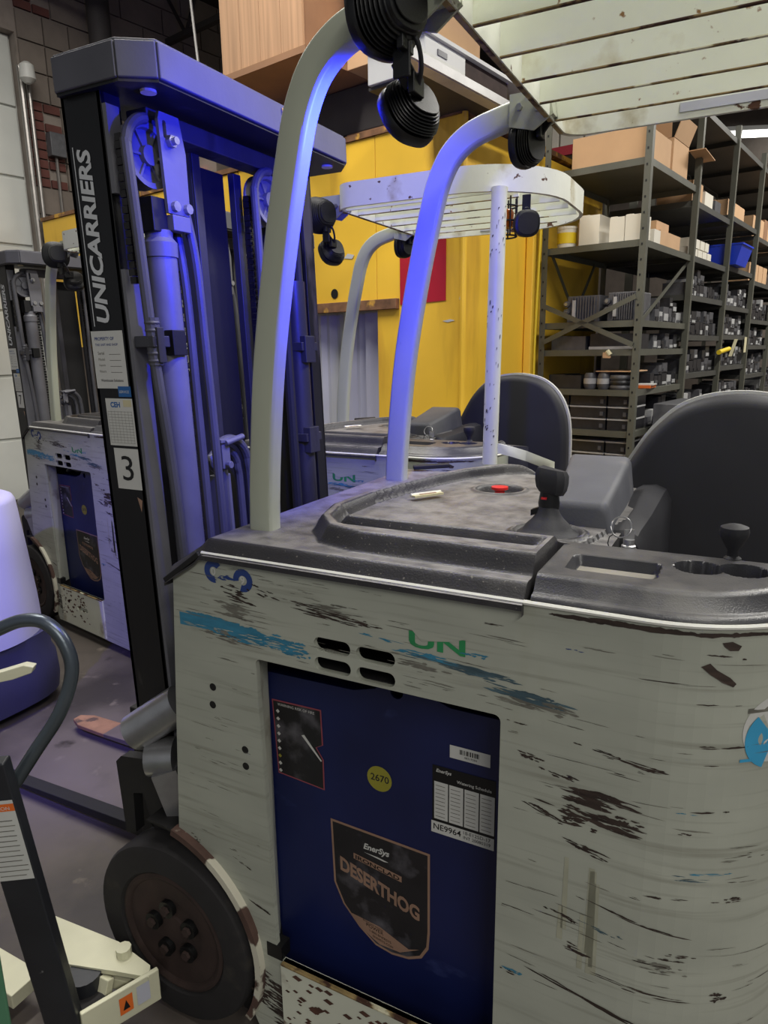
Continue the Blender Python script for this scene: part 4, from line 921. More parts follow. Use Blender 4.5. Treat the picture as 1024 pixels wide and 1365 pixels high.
# cross member, carriage and forks
a = MM(); a.box(-1.30, -1.20, 1.13, 1.87, .18, .30); a.build('lower_cross_member', 'mast', TR)
cg = MB(); cg.box(-1.46, -1.43, 1.30, 1.93, .13, .21); cg.box(-1.46, -1.43, 1.30, 1.93, .46, .54); cg.box(-1.43, -1.31, 1.21, 1.25, .2, .66); cg.box(-1.43, -1.31, 1.76, 1.80, .2, .66)
cg.build('fork_carriage', 'dark', TR, bevel=.004)
a = MB(); a.cyl((-1.235, 1.055, .715), (-1.12, 1.10, .80), .046, n=28); a.cyl((-1.242, 1.052, .710), (-1.23, 1.057, .716), .013, n=6, mt='zinc'); a.cyl((-1.20, 1.06, .655), (-1.14, 1.09, .66), .045, n=20); a.bar((-1.15, 1.06, .64), (-1.12, 1.08, .50), .05, .06)
tag(a.build('tilt_cylinder', 'lamp', TR, smooth=True), 'black tilt cylinder end')
a = MB(); a.poly([[(-1.31, .41), (-1.275, .42), (-1.27, .535), (-1.235, .545), (-1.225, .50), (-1.19, .41), (-1.14, .44), (-1.14, .62), (-1.18, .65), (-1.30, .63), (-1.32, .61)]], lambda p, q, t: Vector((p, 1.06+t, q)), .028)
tag(a.build('side_shift_bracket', 'dark', TR, bevel=.003), 'black notched bracket below the tilt cylinder')
for y, tip, lab in ((1.40, 0, 'dark steel fork blade, near side'), (1.78, 1, 'dark steel fork blade with rusty tip, far side')):
    a = MB(); pr_ = [(-1.43, .54), (-1.43, .03), (-2.28, .03), (-2.28, .048), (-1.47, .075), (-1.47, .54)]
    a.prism([(x, y, z) for x, z in pr_], (0, .10 if tip else .05, 0)); fo = a.build('fork', 'fork' if tip else 'dark', TR, bevel=.003); tag(fo, lab)
    a = MB(); kf = 1 if tip else .5; pl2 = [(-2.26, y), (-2.44, y+.005*kf), (-2.50, y+.03*kf), (-2.50, y+.07*kf), (-2.44, y+.095*kf), (-2.26, y+.10*kf)]; a.prism([(x, yy_, .03) for x, yy_ in pl2], (0, 0, .018)); a.build('fork_tip', 'forkt' if tip else 'dark', fo, bevel=.003)

# ---- the trucks behind: copies of the whole forklift with their own numbers
def place(o, dx, dy, th, label, num):
    o['label'] = label
    R = Matrix.Rotation(th, 4, 'Z')
    p = R @ Vector((O.x, O.y-1, 0)); o.location = (p.x+dx, p.y+1+dy, 0); o.rotation_euler = (0, 0, th)
    for c in kids(o):
        if c.name.startswith('outer_channel'):
            for g in kids(c):
                if g.name.startswith('number_sticker'):
                    me = nums[num].data; g.data = me; g['label'] = 'white sticker with the number '+num
nums = {'7': number(ch, '7'), '8': number(ch, '8')}
for k_, o_ in nums.items(): o_.parent = None
T8 = copy_tree(TR); T7 = copy_tree(TR)
place(T8, -.97, 1.33, 0, 'scraped white stand-up forklift numbered 8, parked behind the nearest one', '8')
for c in kids(T8):
    if c.name.split('.')[0] in ('fork', 'fork_carriage', 'side_shift_bracket', 'tilt_cylinder'):
        for g in kids(c): bpy.data.objects.remove(g)
        bpy.data.objects.remove(c)
place(T7, -2.73, 1.4, -.2, 'scraped white stand-up forklift numbered 7, at the far left', '7')
for o_ in nums.values(): bpy.data.objects.remove(o_)
# the near truck keeps an unlit far pair of lamps; the trucks behind share the same blue lamp light
for T in (T7, T8):
    for c in kids(T):
        if c.name.startswith('knee_bolster') and T is T8: pass

# ------------------------------------------------------------------ yellow machine enclosure with open bay
ye = thing('yellow_enclosure', 'large yellow painted steel enclosure with a grey sheet-covered bay', 'enclosure', B(-5, 4.3, 0))
D0 = 3.99; EC = -2.5; ZY = 3.03
def fp(e0, e1, z0, z1, name='wall_panel', mt='ylw', th=.06, d=D0):
    a = MB(); a.prism([B(e0, d, z0), B(e1, d, z0), B(e1, d+th, z0), B(e0, d+th, z0)], (0, 0, z1-z0)); return a.build(name, mt, ye, bevel=.004)
fp(-4.6, -3.2, 1.95, ZY-.004); fp(-3.197, EC, 0, ZY-.002); fp(-6.2, -4.61, 1.95, ZY-.008); fp(-7.82, -6.21, 1.7, ZY-.006)
fp(-6.2, -6.0, 0, 1.95); 
def sp(d0, d1, z1=ZY, name='wall_panel'):
    a = MB(); a.prism([B(EC, d0, 0), B(EC, d1, 0), B(EC-.06, d1, 0), B(EC-.06, d0, 0)], (0, 0, z1)); return a.build(name, 'ylw', ye, bevel=.004)
sp(D0+.06, 6.3, 3.0)
a = MB(); a.cyl(B(EC+.02, D0-.005, 0), B(EC+.02, D0-.005, ZY), .02, n=8); a.build('corner_post', 'ylw', ye, smooth=True)
a = MB(); a.bar(B(EC+.03, 4.9, 0), B(EC+.03, 4.9, 3.0), .06, .06, (0, 1, 0)); a.build('side_post', 'ylw', ye, bevel=.01)
a = MB(); a.bar(B(-7.82, D0+.03, ZY+.015), B(EC+.02, D0+.03, ZY+.015), .09, .035); a.build('top_rail', 'ylwr', ye); a = MB(); a.bar(B(EC-.03, D0, ZY+.015), B(EC-.03, 6.3, ZY+.015), .09, .035); a.build('top_rail', 'ylwr', ye)
a = MB(); a.bar(B(-4.6, D0-.015, 1.93), B(-3.0, D0-.015, 1.93), .05, .07); a.build('bay_lintel', 'ylwr', ye, bevel=.004)
a = MB(); n_ = 40; rs = [[B(-4.55+1.4*i/n_, D0+.18+.035*math.sin(i*.9)+.02*math.sin(i*2.3), z) for i in range(n_+1)] for z in (0, .5, 1.0, 1.5, 1.92)]
a.rings(rs, closed=False, cap=False); tag(a.build('bay_sheet', 'sheet', ye, smooth=True), 'pale grey plastic sheet hanging in the bay')
a = MB(); a.poly([[(-2.99, 1.92), (-2.615, 1.93), (-2.615, 2.33), (-2.99, 2.335)]], lambda p, q, t: B(p, D0-.002-t, q), .004); tag(a.build('red_sign', 'redp', ye), 'plain red square painted sign')
for e_, z_ in ((-3.60, 2.03),):
    a = MB(); a.poly([arc(e_, z_, .035, 0, 345, 15)], lambda p, q, t: B(p, D0-.003-t, q), .001); a.build('round_hole', 'black', ye)
a = MB(); a.poly([[(-3.50, 2.27), (-3.46, 2.30), (-3.40, 2.285), (-3.42, 2.26)]], lambda p, q, t: B(p, D0-.003-t, q), .001); a.poly([[(-2.64, 1.80), (-2.58, 1.81), (-2.54, 1.80), (-2.6, 1.79)]], lambda p, q, t: B(p, D0-.003-t, q), .001); a.build('worn_patch', 'cab', ye)
# indicator lamp and dark unit above the yellow wall (seen through mast)
t = thing('control_cabinet', 'dark grey control cabinet with a red indicator above the yellow wall', 'cabinet', B(-5.3, 4.3, 3.06))
a = MB(); a.obox(B(-5.35, 4.3, 3.4), B(.35, 0), B(0, .2), (0, 0, .34)); a.build('cabinet_body', 'block', t, bevel=.01)
a = MB(); a.lathe(B(-5.17, 4.1, 3.10), B(0, -1), [(.03, 0), (.03, .02), (.0, .035)], 12); a.build('indicator', 'led', t)
a = MB(); a.lathe(B(-5.25, 4.1, 3.42), B(0, -1), [(.11, 0), (.10, .06), (.0, .08)], 20); a.build('round_vent', 'joist', t, smooth=True)
# things above the yellow enclosure
t = thing('storage_platform_beam', 'wide dark grey beam lying over the yellow enclosure', 'beam', B(-3.2, 4.2, 3.06))
a = MB(); a.prism([B(-4.6, D0+.12, 3.12), B(-2.78, D0+.12, 3.12), B(-2.78, D0+.9, 3.12), B(-4.6, D0+.9, 3.12)], (0, 0, .30)); a.build('beam_face', 'joist', t, bevel=.01)
a = MB(); a.obox(B(-3.3, D0+.2, 3.085), B(.25, 0), B(0, .08), (0, 0, .035)); a.build('support_block', 'card2', t)
a = MB(); a.bar(B(-2.25, 2.7, 3.005), B(-2.25, 4.5, 3.005), .07, .02, mt='steel'); a.bar(B(-2.21, 2.7, 3.02), B(-2.21, 4.5, 3.02), .012, .045, mt='steel'); a.bar(B(-2.29, 2.7, 3.02), B(-2.29, 4.5, 3.02), .012, .045, mt='steel')
tag(a.build('steel_rail', None, None), 'bright steel channel rail running past the grey cabinet', 'rail')
t = thing('grey_cabinet', 'pale grey metal cabinet with a small slot handle above the rail', 'cabinet', B(-2.5, 3.7, 3.05))
a = MB(); a.prism([B(-2.72, 3.34, 3.056), B(-2.33, 3.34, 3.056), B(-2.33, 3.74, 3.056), B(-2.72, 3.74, 3.056)], (0, 0, .164)); a.build('cabinet_body', 'cab', t, bevel=.004)
a = MB(); a.prism([B(-2.74, 3.32, 3.222), B(-2.31, 3.32, 3.222), B(-2.31, 4.6, 3.222), B(-2.74, 4.6, 3.222)], (0, 0, .02)); a.build('cabinet_top', 'cab', t)
a = MB(); a.obox(B(-2.328, 3.50, 3.165), B(.004, 0), B(0, .045), (0, 0, .014)); a.build('slot_handle', 'gmod', t)
a = MB(); a.obox(B(-2.53, 4.0, 3.135), B(.19, 0), B(0, .25), (0, 0, .085)); a.build('dark_bay', 'hub', t)
a = MB(); a.obox(B(-2.53, 3.98, 3.045), B(.2, 0), B(0, .62), (0, 0, .008)); a.build('cabinet_floor', 'joist', t)
# big crates on top
def carton(name, e0, e1, d0, d1, z0, z1, mt, label, group=None, flaps=True, cat='box'):
    c = B((e0+e1)/2, (d0+d1)/2, z0); t = thing(name, label, cat, c, group)
    a = MB(); a.prism([B(e0, d0, z0), B(e1, d0, z0), B(e1, d1, z0), B(e0, d1, z0)], (0, 0, z1-z0)); a.build('box_body', mt, t, bevel=.004)
    if flaps:
        a = MB(); m_ = (e0+e1)/2; a.prism([B(e0+.01, d0+.01, z1+.001), B(m_-.004, d0+.01, z1+.001), B(m_-.004, d1-.01, z1+.001), B(e0+.01, d1-.01, z1+.001)], (0, 0, .006)); a.prism([B(m_+.004, d0+.01, z1+.001), B(e1-.01, d0+.01, z1+.001), B(e1-.01, d1-.01, z1+.001), B(m_+.004, d1-.01, z1+.001)], (0, 0, .006)); a.build('flap', mt, t)
    return t
cr = thing('plywood_crate', 'tall plywood crate with vertical boards above the mast', 'crate', B(-4.6, 4.7, 3.4))
cz0, cz1 = 3.47, 4.9
a = MB(); a.prism([B(-4.15, 3.55, cz0), B(-3.4, 3.55, cz0), B(-3.4, 4.6, cz0), B(-4.15, 4.6, cz0)], (0, 0, cz1-cz0)); a.build('crate_core', 'card2', cr)
for k in range(6):
    d0 = 3.55+k*.175; a = MB(); a.prism([B(-4.17, d0, cz0), B(-4.15, d0, cz0), B(-4.15, d0+.170, cz0), B(-4.17, d0+.170, cz0)], (0, 0, cz1-cz0)); a.build('board', 'wood', cr)
for k in range(4):
    e0 = -4.17+k*.195; a = MB(); a.prism([B(e0, 3.53, cz0), B(e0+.19, 3.53, cz0), B(e0+.19, 3.55, cz0), B(e0, 3.55, cz0)], (0, 0, cz1-cz0)); a.build('board', 'wood', cr)
a = MB(); a.prism([B(-4.2, 3.5, 3.43), B(-3.35, 3.5, 3.43), B(-3.35, 4.65, 3.43), B(-4.2, 4.65, 3.43)], (0, 0, .04)); a.build('crate_base', 'card2', cr)
carton('cardboard_carton', -3.35, -2.75, 3.9, 4.6, 3.43, 4.6, 'card', 'big plain cardboard carton to the right of the plywood crate')

# ------------------------------------------------------------------ shelving
SA = Vector((-.7135, 5.274)); e0s, d0s = -1.698, 5.044; DEP = .72; BAY = 1.17; NB = 6
LV1 = [3.436, 2.848, 2.33, 1.796, 1.596, 1.308, 1.008, .66, .2]
LV2 = [3.436, 2.75, 2.336, 2.03, 1.706, 1.386, 1.0, .55, .2]
LB = [LV1]+[LV2, [3.436, 2.8, 2.36, 2.0, 1.72, 1.42, 1.05, .6, .2], [3.436, 2.75, 2.30, 1.9, 1.62, 1.3, .95, .5, .15], [3.436, 2.7, 2.3, 1.9, 1.5, 1.1, .7, .2], [3.436, 2.7, 2.3, 1.9, 1.5, 1.1, .7, .2]]
sh_t = thing('shelving_unit', 'long grey-green steel shelving unit beside the yellow enclosure', 'shelving', B(e0s-.35, d0s, 0))
def post(e, d, top=3.55, t=.045):
    a = MB(); a.prism([B(e-t/2, d-t/2), B(e+t/2, d-t/2), B(e+t/2, d-t/2+.006), B(e-t/2+.006, d-t/2+.006), B(e-t/2+.006, d+t/2), B(e-t/2, d+t/2)], (0, 0, top)) if e < e0s-.2 else a.prism([B(e+t/2, d+t/2), B(e+t/2-.006, d+t/2), B(e+t/2-.006, d-t/2+.006), B(e-t/2, d-t/2+.006), B(e-t/2, d-t/2), B(e+t/2, d-t/2)], (0, 0, top))
    o = a.build('post', 'shelf', sh_t)
    if d < d0s+.2:
        a = MB(); z = .3
        while z < 3.4: a.obox(B(e-.004, d-t/2-.001, z), B(.005, 0), B(0, .0015), (0, 0, .007)); z += .1
        q = a.build('post_holes', 'black', o); q['kind'] = 'stuff'
for k in range(NB+1):
    post(e0s, d0s+k*BAY); post(e0s-DEP, d0s+k*BAY)
for k in range(NB):
    d0 = d0s+k*BAY
    for z in LB[k]:
        a = MB(); g = .006
        a.prism([B(e0s-DEP+g, d0+g, z), B(e0s-g, d0+g, z), B(e0s-g, d0+BAY-g, z), B(e0s-DEP+g, d0+BAY-g, z)], (0, 0, .003))
        for (p, q) in (((e0s-DEP, d0), (e0s, d0)), ((e0s, d0), (e0s, d0+BAY)), ((e0s, d0+BAY), (e0s-DEP, d0+BAY)), ((e0s-DEP, d0+BAY), (e0s-DEP, d0))):
            a.bar(B(p[0], p[1], z-.018), B(q[0], q[1], z-.018), .006, .045)
        a.build('shelf', 'shelf' if k == 0 else 'shelfd', sh_t)
# sway braces on the near end
for (p, q) in (((e0s-DEP+.02, 1.92), (e0s-.02, 1.63)), ((e0s-.02, 1.96), (e0s-DEP+.02, 1.66))):
    a = MB(); a.bar(B(p[0], d0s-.03, p[1]), B(q[0], d0s-.03, q[1]), .005, .035, B(0, 0, 1)); a.build('sway_brace', 'shelf', sh_t)
for (p, q) in ((d0s+.06, d0s+.5), (d0s+.55, d0s+.9)):
    a = MB(); a.bar(B(e0s-DEP+.02, p, 2.3 if p < d0s+.1 else 1.9), B(e0s-DEP+.02, q, 1.9 if p < d0s+.1 else 2.3), .01, .025, B(0, 0, 1)); a.build('sway_brace', 'shelf', sh_t)
a = MB(); a.bar(B(e0s-.03, d0s+.15, 1.80), B(e0s-.03, d0s+BAY, 2.28), .006, .03); a.build('sway_brace', 'shelf', sh_t)
# yellow cable by the post
a = MB(); a.tube(smooth_path([B(e0s-DEP-.03, d0s-.06, z)+Vector((.01*math.sin(z*3), 0, 0)) for z in (.5, 1, 1.5, 2, 2.5, 2.9)]), .011, 8, up=(1, 0, 0)); tag(a.build('yellow_cable', 'ycab', None, smooth=True), 'thin yellow cable hanging down beside the first shelf post', 'cable')
# ---- contents
ordn = ['top', 'second', 'third', 'fourth', 'fifth', 'sixth', 'seventh', 'eighth', 'lowest']
def on_shelf(e0, d0, z, w, dep, h, mt, name, label, cat, group=None, style='box'):
    loc = B(e0, d0, z+.004); t = thing(name, label, cat, loc, group); z = z+.004
    a = MB(); a.prism([B(e0, d0, z), B(e0+w, d0, z), B(e0+w, d0+dep, z), B(e0, d0+dep, z)], (0, 0, h)); a.build('casing' if style == 'mod' else 'box_body', mt, t)
    if style == 'mod':
        a = MB(); a.prism([B(e0+w+.001, d0+dep*.12, z+h*.12), B(e0+w+.006, d0+dep*.12, z+h*.12), B(e0+w+.006, d0+dep*.88, z+h*.12), B(e0+w+.001, d0+dep*.88, z+h*.12)], (0, 0, h*RR.choice((.2, .3, .45)))); a.build('face_plate', RR.choice(('lmod', 'gmod', 'dmod')) if mt != 'lmod' else 'gmod', t)
    elif style == 'carton':
        a = MB(); a.prism([B(e0+.004, d0+.004, z+h), B(e0+w/2-.003, d0+.004, z+h), B(e0+w/2-.003, d0+dep-.004, z+h), B(e0+.004, d0+dep-.004, z+h)], (0, 0, .005)); a.build('flap', mt, t)
    return t
FE = e0s-.03      # front edge on the aisle side
# near end, shelf at 2.848: long carton with open flap cartons
t = carton('long_cardboard_carton', e0s-.56, e0s-.03, d0s+.03, d0s+.55, 2.856, 3.06, 'card', 'long low cardboard carton on the upper shelf at the near end', flaps=False)
t = carton('open_cardboard_carton', e0s-.34, e0s-.03, d0s+.60, d0s+.98, 2.856, 3.10, 'card', 'open cardboard carton with raised flaps on the upper shelf', flaps=False)
for (p, q, r_) in ((B(e0s-.03, .0+d0s+.60, 3.10), B(0, .36, 0), Vector((.05, 0, .14))), (B(e0s-.03, d0s+.98, 3.08), B(0, .30, -.03), B(.12, 0, 0)), (B(e0s-.30, d0s+.6, 3.1), B(.25, 0, 0), Vector((0, -.04, .13)))):
    a = MB(); c = p+q*.5+r_*.5; a.obox(c, q*.5, r_*.5, q.cross(r_).normalized()*.003); a.build('flap', 'card', t)
# shelf at 2.33 near end
W = e0s-DEP
a = MB(); p0 = B(W+.12, d0s+.09, 2.336); tt = thing('plastic_tub', 'yellow-labelled white plastic tub on the near end shelf', 'tub', p0)
a.lathe(p0, (0, 0, 1), [(.068, 0), (.072, .13), (0, .13)], 20, mt='cardw'); a.lathe(p0+Vector((0, 0, .03)), (0, 0, 1), [(.0715, 0), (.0725, .075)], 20, mt='ycab'); a.build('tub_body', None, tt, smooth=True)
a = MB(); a.lathe(p0+Vector((0, 0, .13)), (0, 0, 1), [(.075, 0), (.075, .018), (0, .018)], 20); a.build('lid', 'cardw', tt, smooth=True)
on_shelf(W+.235, d0s+.04, 2.334, .15, .22, .20, 'cardw', 'white_box', 'tall white box beside the yellow-labelled tub', 'box', style='carton')
on_shelf(W+.205, d0s+.09, 2.334, .028, .2, .17, 'card', 'brown_box', 'thin brown box squeezed beside the tall white box', 'box')
on_shelf(W+.46, d0s+.04, 2.334, .105, .2, .165, 'cardw', 'white_box', 'cream carton, left one of the pair at the corner post', 'box', style='carton')
on_shelf(W+.57, d0s+.04, 2.334, .11, .2, .17, 'cardw', 'white_box', 'cream carton, right one of the pair at the corner post', 'box', style='carton')
on_shelf(FE-.20, d0s+.30, 2.334, .2, .14, .10, 'cardw', 'white_box', 'small white packet lying just right of the corner post', 'box')
on_shelf(FE-.3, d0s+.5, 2.334, .28, .5, .12, 'card', 'cardboard_tray', 'shallow brown cardboard tray on the third shelf', 'box', style='carton')
on_shelf(FE-.33, d0s+.55, 2.462, .26, .3, .07, 'card', 'cardboard_tray', 'brown cardboard tray stacked crookedly on the shallow tray', 'box')
# heavy grey controllers on shelf 1.796
def controller(e0, d0, z, w, dep, h, label):
    t = thing('motor_controller', label, 'controller', B(e0, d0, z)); z += .004
    a = MB(); a.prism([B(e0+.04, d0, z), B(e0+w, d0, z), B(e0+w, d0+dep, z), B(e0+.04, d0+dep, z)], (0, 0, h)); a.build('casing', 'gmod', t, bevel=.006)
    a = MB(); m_ = 9
    for k in range(m_): f = e0+.08+(w-.1)*k/m_; a.prism([B(f, d0-.012, z+.01), B(f+.010, d0-.012, z+.01), B(f+.010, d0, z+.01), B(f, d0, z+.01)], (0, 0, h-.02))
    a.build('heat_sink', 'gmod', t)
    for k in range(2):
        a = MB(); a.cyl(B(e0+.045, d0+.0, z+h*(.4+.3*k)), B(e0+.045, d0-.03, z+h*(.4+.3*k)), .022, n=14, mt='gmod'); a.cyl(B(e0+.045, d0-.03, z+h*(.4+.3*k)), B(e0+.045, d0-.04, z+h*(.4+.3*k)), .012, n=10, mt='zinc'); a.build('terminal', None, t, smooth=True)
    a = MB(); a.obox(B(e0+.10, d0-.016, z+h*.5), B(.012, 0), B(0, .006), (0, 0, h*.34)); a.build('blue_tag', 'lmod', t)
controller(W+.12, d0s+.06, 1.796, .29, .3, .19, 'grey finned motor controller, left one behind the cross braces')
controller(W+.43, d0s+.06, 1.796, .25, .3, .20, 'grey finned motor controller, right one beside the corner post')
on_shelf(W+.05, d0s+.05, 1.596, .27, .3, .10, 'gmod', 'module_case', 'grey flat case on the shelf under the crossed braces, left', 'case', style='carton')
on_shelf(W+.36, d0s+.04, 1.596, .33, .3, .11, 'dmod', 'module_case', 'dark flat case on the shelf under the crossed braces, right', 'case', style='carton')
a = MB(); a.prism([B(W+.36, d0s+.02, 1.602), B(W+.70, d0s+.02, 1.602), B(W+.70, d0s+.04, 1.602), B(W+.36, d0s+.04, 1.602)], (0, 0, .02)); tag(a.build('white_strip', 'lmod', None), 'pale strip lying at the shelf edge in front of the dark flat case', 'strip')
# shelf 1.308: case, two round coils, rings, cardboard sheet
on_shelf(W+.04, d0s+.05, 1.308, .26, .3, .10, 'dmod', 'module_case', 'dark case with brown lid at the left of the coils', 'case', style='carton')
for k, lab in enumerate(('round wound motor coil, left of the pair', 'round wound motor coil, right of the pair')):
    p0 = B(W+.365+k*.105, d0s+.07, 1.312); t = thing('motor_coil', lab, 'coil', p0)
    a = MB(); a.lathe(p0, (0, 0, 1), [(.036, 0), (.046, .02), (.048, .06), (.046, .10), (.034, .12), (0, .12)], 18, mt='gmod'); a.build('winding', None, t, smooth=True)
    a = MB(); a.lathe(p0+Vector((0, 0, .04)), (0, 0, 1), [(.0485, 0), (.0492, .02), (.0485, .04)], 18); a.build('band', 'lmod', t, smooth=True)
p0 = B(W+.60, d0s+.09, 1.312); t = thing('rubber_ring_stack', 'stack of dark rubber rings beside the corner post', 'rings', p0)
for k in range(3):
    a = MB(); a.lathe(p0+Vector((0, 0, k*.036)), (0, 0, 1), [(.05, 0), (.085, .002), (.09, .016), (.085, .032), (.05, .034)], 20); a.build('ring', 'gmod' if k != 1 else 'dmod', t, smooth=True)
on_shelf(W+.42, d0s+.03, 1.436, .28, .3, .008, 'card', 'cardboard_sheet', 'loose cardboard sheet lying over the coils', 'sheet')
# stacks of black drawers cases on the lower shelves
for (z0, rows) in ((1.008, 3), (.66, 3), (.2, 4)):
    for r in range(rows):
        for c, (o_, w) in enumerate(((.04, .17), (.225, .28), (.52, .16))):
            pos = ('left', 'middle', 'right')[c]; lev = ('bottom', 'second', 'third', 'fourth')[r]; sh = {1.008: 'seventh', .66: 'eighth', .2: 'lowest'}[z0]
            t = thing('module_case', f'black flat electronics case, {pos} stack on the {sh} shelf, {lev} from below', 'case', B(W+o_, d0s+.05, z0+.004+r*.09))
            a = MB(); a.prism([B(W+o_, d0s+.05, z0+.004+r*.09), B(W+o_+w, d0s+.05, z0+.004+r*.09), B(W+o_+w, d0s+.4, z0+.004+r*.09), B(W+o_, d0s+.4, z0+.004+r*.09)], (0, 0, .074)); a.build('casing', 'dmod', t)
            a = MB(); a.prism([B(W+o_-.002, d0s+.044, z0+.078+r*.09), B(W+o_+w+.002, d0s+.044, z0+.078+r*.09), B(W+o_+w+.002, d0s+.4, z0+.078+r*.09), B(W+o_-.002, d0s+.4, z0+.078+r*.09)], (0, 0, .011)); a.build('lid', 'lmod', t)
            a = MB(); a.obox(B(W+o_+w-.03, d0s+.045, z0+.035+r*.09), B(.012, 0), B(0, .006), (0, 0, .015)); a.build('latch', 'gmod', t)
# aisle-side rows of small modules: individually built, described row by row
RR = random.Random(11)
bayn = ['first', 'second', 'third', 'fourth', 'fifth', 'sixth']
def nth(n): return ['zeroth', 'first', 'second', 'third', 'fourth', 'fifth', 'sixth', 'seventh', 'eighth', 'ninth', 'tenth', 'eleventh', 'twelfth', 'thirteenth', 'fourteenth', 'fifteenth'][min(n, 15)]
def fill(k, z, zt, kind, lvl):
    d = d0s+k*BAY+.05+(.0 if k else .42 if kind == 'mods0' else 0); dend = d0s+(k+1)*BAY-.05
    lab = {'mods': 'small boxed electronic module', 'mods0': 'small boxed electronic module'}.get(kind, 'box')
    rows = 2 if (zt-z) > .27 else 1
    n_in = 0
    while d < dend-.06:
        n_in += 1
        w = RR.uniform(.08, .15); y = z
        for r in range(rows):
            h = RR.uniform(.06, .12)
            if y+h > zt-.06 or RR.random() < .08: continue
            mt = RR.choice(['dmod', 'dmod', 'dmod', 'gmod', 'gmod', 'lmod'])
            g = f'electronic modules on the {ordn[lvl]} shelf of the {bayn[k]} bay'
            t = on_shelf(FE-.2, d, y, .19, w-.012, h, mt, 'electronic_module', f'{dict(dmod="black", gmod="grey", lmod="pale")[mt]} electronic module, {nth(n_in)} from the near post, {"upper" if r else "lower"} row, {ordn[lvl]} shelf of {bayn[k]} bay', 'module', g, 'mod')
            y += h+.008
            if RR.random() < .2: break
        d += w
for k in range(NB):
    L = LB[k]
    for i in range(3, 7 if k < 4 else 6):
        if i >= len(L): continue
        fill(k, L[i], L[i-1], 'mods' if k else 'mods0', i)
# boxes upper levels farther bays
on_shelf(FE-.3, d0s+BAY+.06, 2.75, .28, .3, .17, 'card', 'cardboard_carton', 'brown carton at the start of the second bay, upper shelf', 'box', style='carton')
on_shelf(FE-.25, d0s+BAY+.44, 2.75, .23, .26, .14, 'cardw', 'white_box', 'pale carton beside the brown carton in the second bay', 'box', style='carton')
on_shelf(FE-.2, d0s+BAY+.78, 2.75, .18, .2, .12, 'gmod', 'grey_box', 'grey carton at the end of the second bay, upper shelf', 'box')
for k in range(5): on_shelf(FE-.2, d0s+BAY+.07+k*.15, 2.34, .18, .13, .075, 'cardw', 'small_white_box', f'small white carton, {nth(k+1)} of the lower row on the third shelf of the second bay', 'box', 'small white cartons in the second bay', 'carton')
for k in range(4): on_shelf(FE-.2, d0s+BAY+.13+k*.15, 2.424, .18, .12, .07, 'cardw', 'small_white_box', f'small white carton, {nth(k+1)} of the upper row on the third shelf of the second bay', 'box', 'small white cartons stacked in the second bay', 'carton')
# blue bins
for k, (dz, zz) in enumerate(((0, 2.37),)):
    t = thing('plastic_bin', 'blue plastic parts bin jutting from the third bay', 'bin', B(FE-.1, d0s+2*BAY+.1, zz))
    a = MB(); e1 = FE+.14-.04*k; d1 = d0s+2*BAY+.08
    lo_r = [B(FE-.25, d1, zz), B(e1-.05, d1, zz), B(e1-.05, d1+.42, zz), B(FE-.25, d1+.42, zz)]; hi = [B(FE-.28, d1-.02, zz+.18), B(e1, d1-.02, zz+.18), B(e1, d1+.44, zz+.18), B(FE-.28, d1+.44, zz+.18)]
    a.rings([lo_r, hi], cap=False); a.add(lo_r, [(0, 1, 2, 3)]); a.build('bin_body', 'bluebin', t)
    a = MB()
    for i in range(4): a.bar(hi[i], hi[(i+1) % 4], .014, .014)
    a.build('bin_rim', 'bluebin', t)
on_shelf(FE-.25, d0s+2*BAY+.1, 2.80, .22, .7, .16, 'card', 'cardboard_carton', 'long brown carton on the upper shelf of the third bay', 'box', style='carton')

for k in range(5): on_shelf(FE-.25, d0s+3*BAY+.06+k*.2, 2.75, .22, .18, .22+.03*(k % 2), 'card2' if k % 2 else 'card', 'binder_box', f'upright brown file box, {nth(k+1)} in the row on the upper shelf of the fourth bay', 'box', 'upright file boxes in the fourth bay')
for k in range(4): on_shelf(FE-.25, d0s+3*BAY+.1+k*.25, 2.3, .22, .22, .2, 'card', 'cardboard_carton', f'brown carton, {nth(k+1)} in the row on the third shelf of the fourth bay', 'box', 'cartons in the fourth bay', 'carton')
for k in range(4): on_shelf(FE-.25, d0s+4*BAY+.1+k*.25, 2.7, .22, .22, .22, 'card', 'cardboard_carton', f'brown carton, {nth(k+1)} in the row on the upper shelf of the fifth bay', 'box', 'cartons in the fifth bay', 'carton')
# tags and bits
a = MB(); a.obox(B(FE+.05, d0s+2*BAY+.50, 1.60), B(.002, 0), B(0, .07), Vector((.02, 0, .085))); tag(a.build('paper_tag', 'paper', None), 'cream paper tag hanging from the third bay shelf, larger one', 'tag')
a = MB(); a.obox(B(FE+.05, d0s+3*BAY-.12, 1.63), B(.002, 0), B(0, .05), (0, 0, .08)); tag(a.build('paper_tag', 'paper', None), 'narrow cream paper tag hanging beside the larger tag', 'tag')
a = MB(); a.cyl(B(FE+.085, d0s+2*BAY-.22, 1.56), B(FE+.085, d0s+2*BAY+.16, 1.59), .022, n=12); tag(a.build('yellow_tube', 'ycab', None, smooth=True), 'bright yellow tube lying across the third bay', 'tube')
a = MB(); a.obox(B(FE-.02, d0s+.35, 1.325), B(.07, .01), B(-.01, .10), (0, 0, .01), 'orange'); a.obox(B(FE+.0, d0s+.36, 1.34), B(.06, .01), B(-.01, .08), (0, .0, .004), 'white'); tag(a.build('loose_papers', None, None), 'orange and white loose papers hanging over the shelf edge', 'papers')
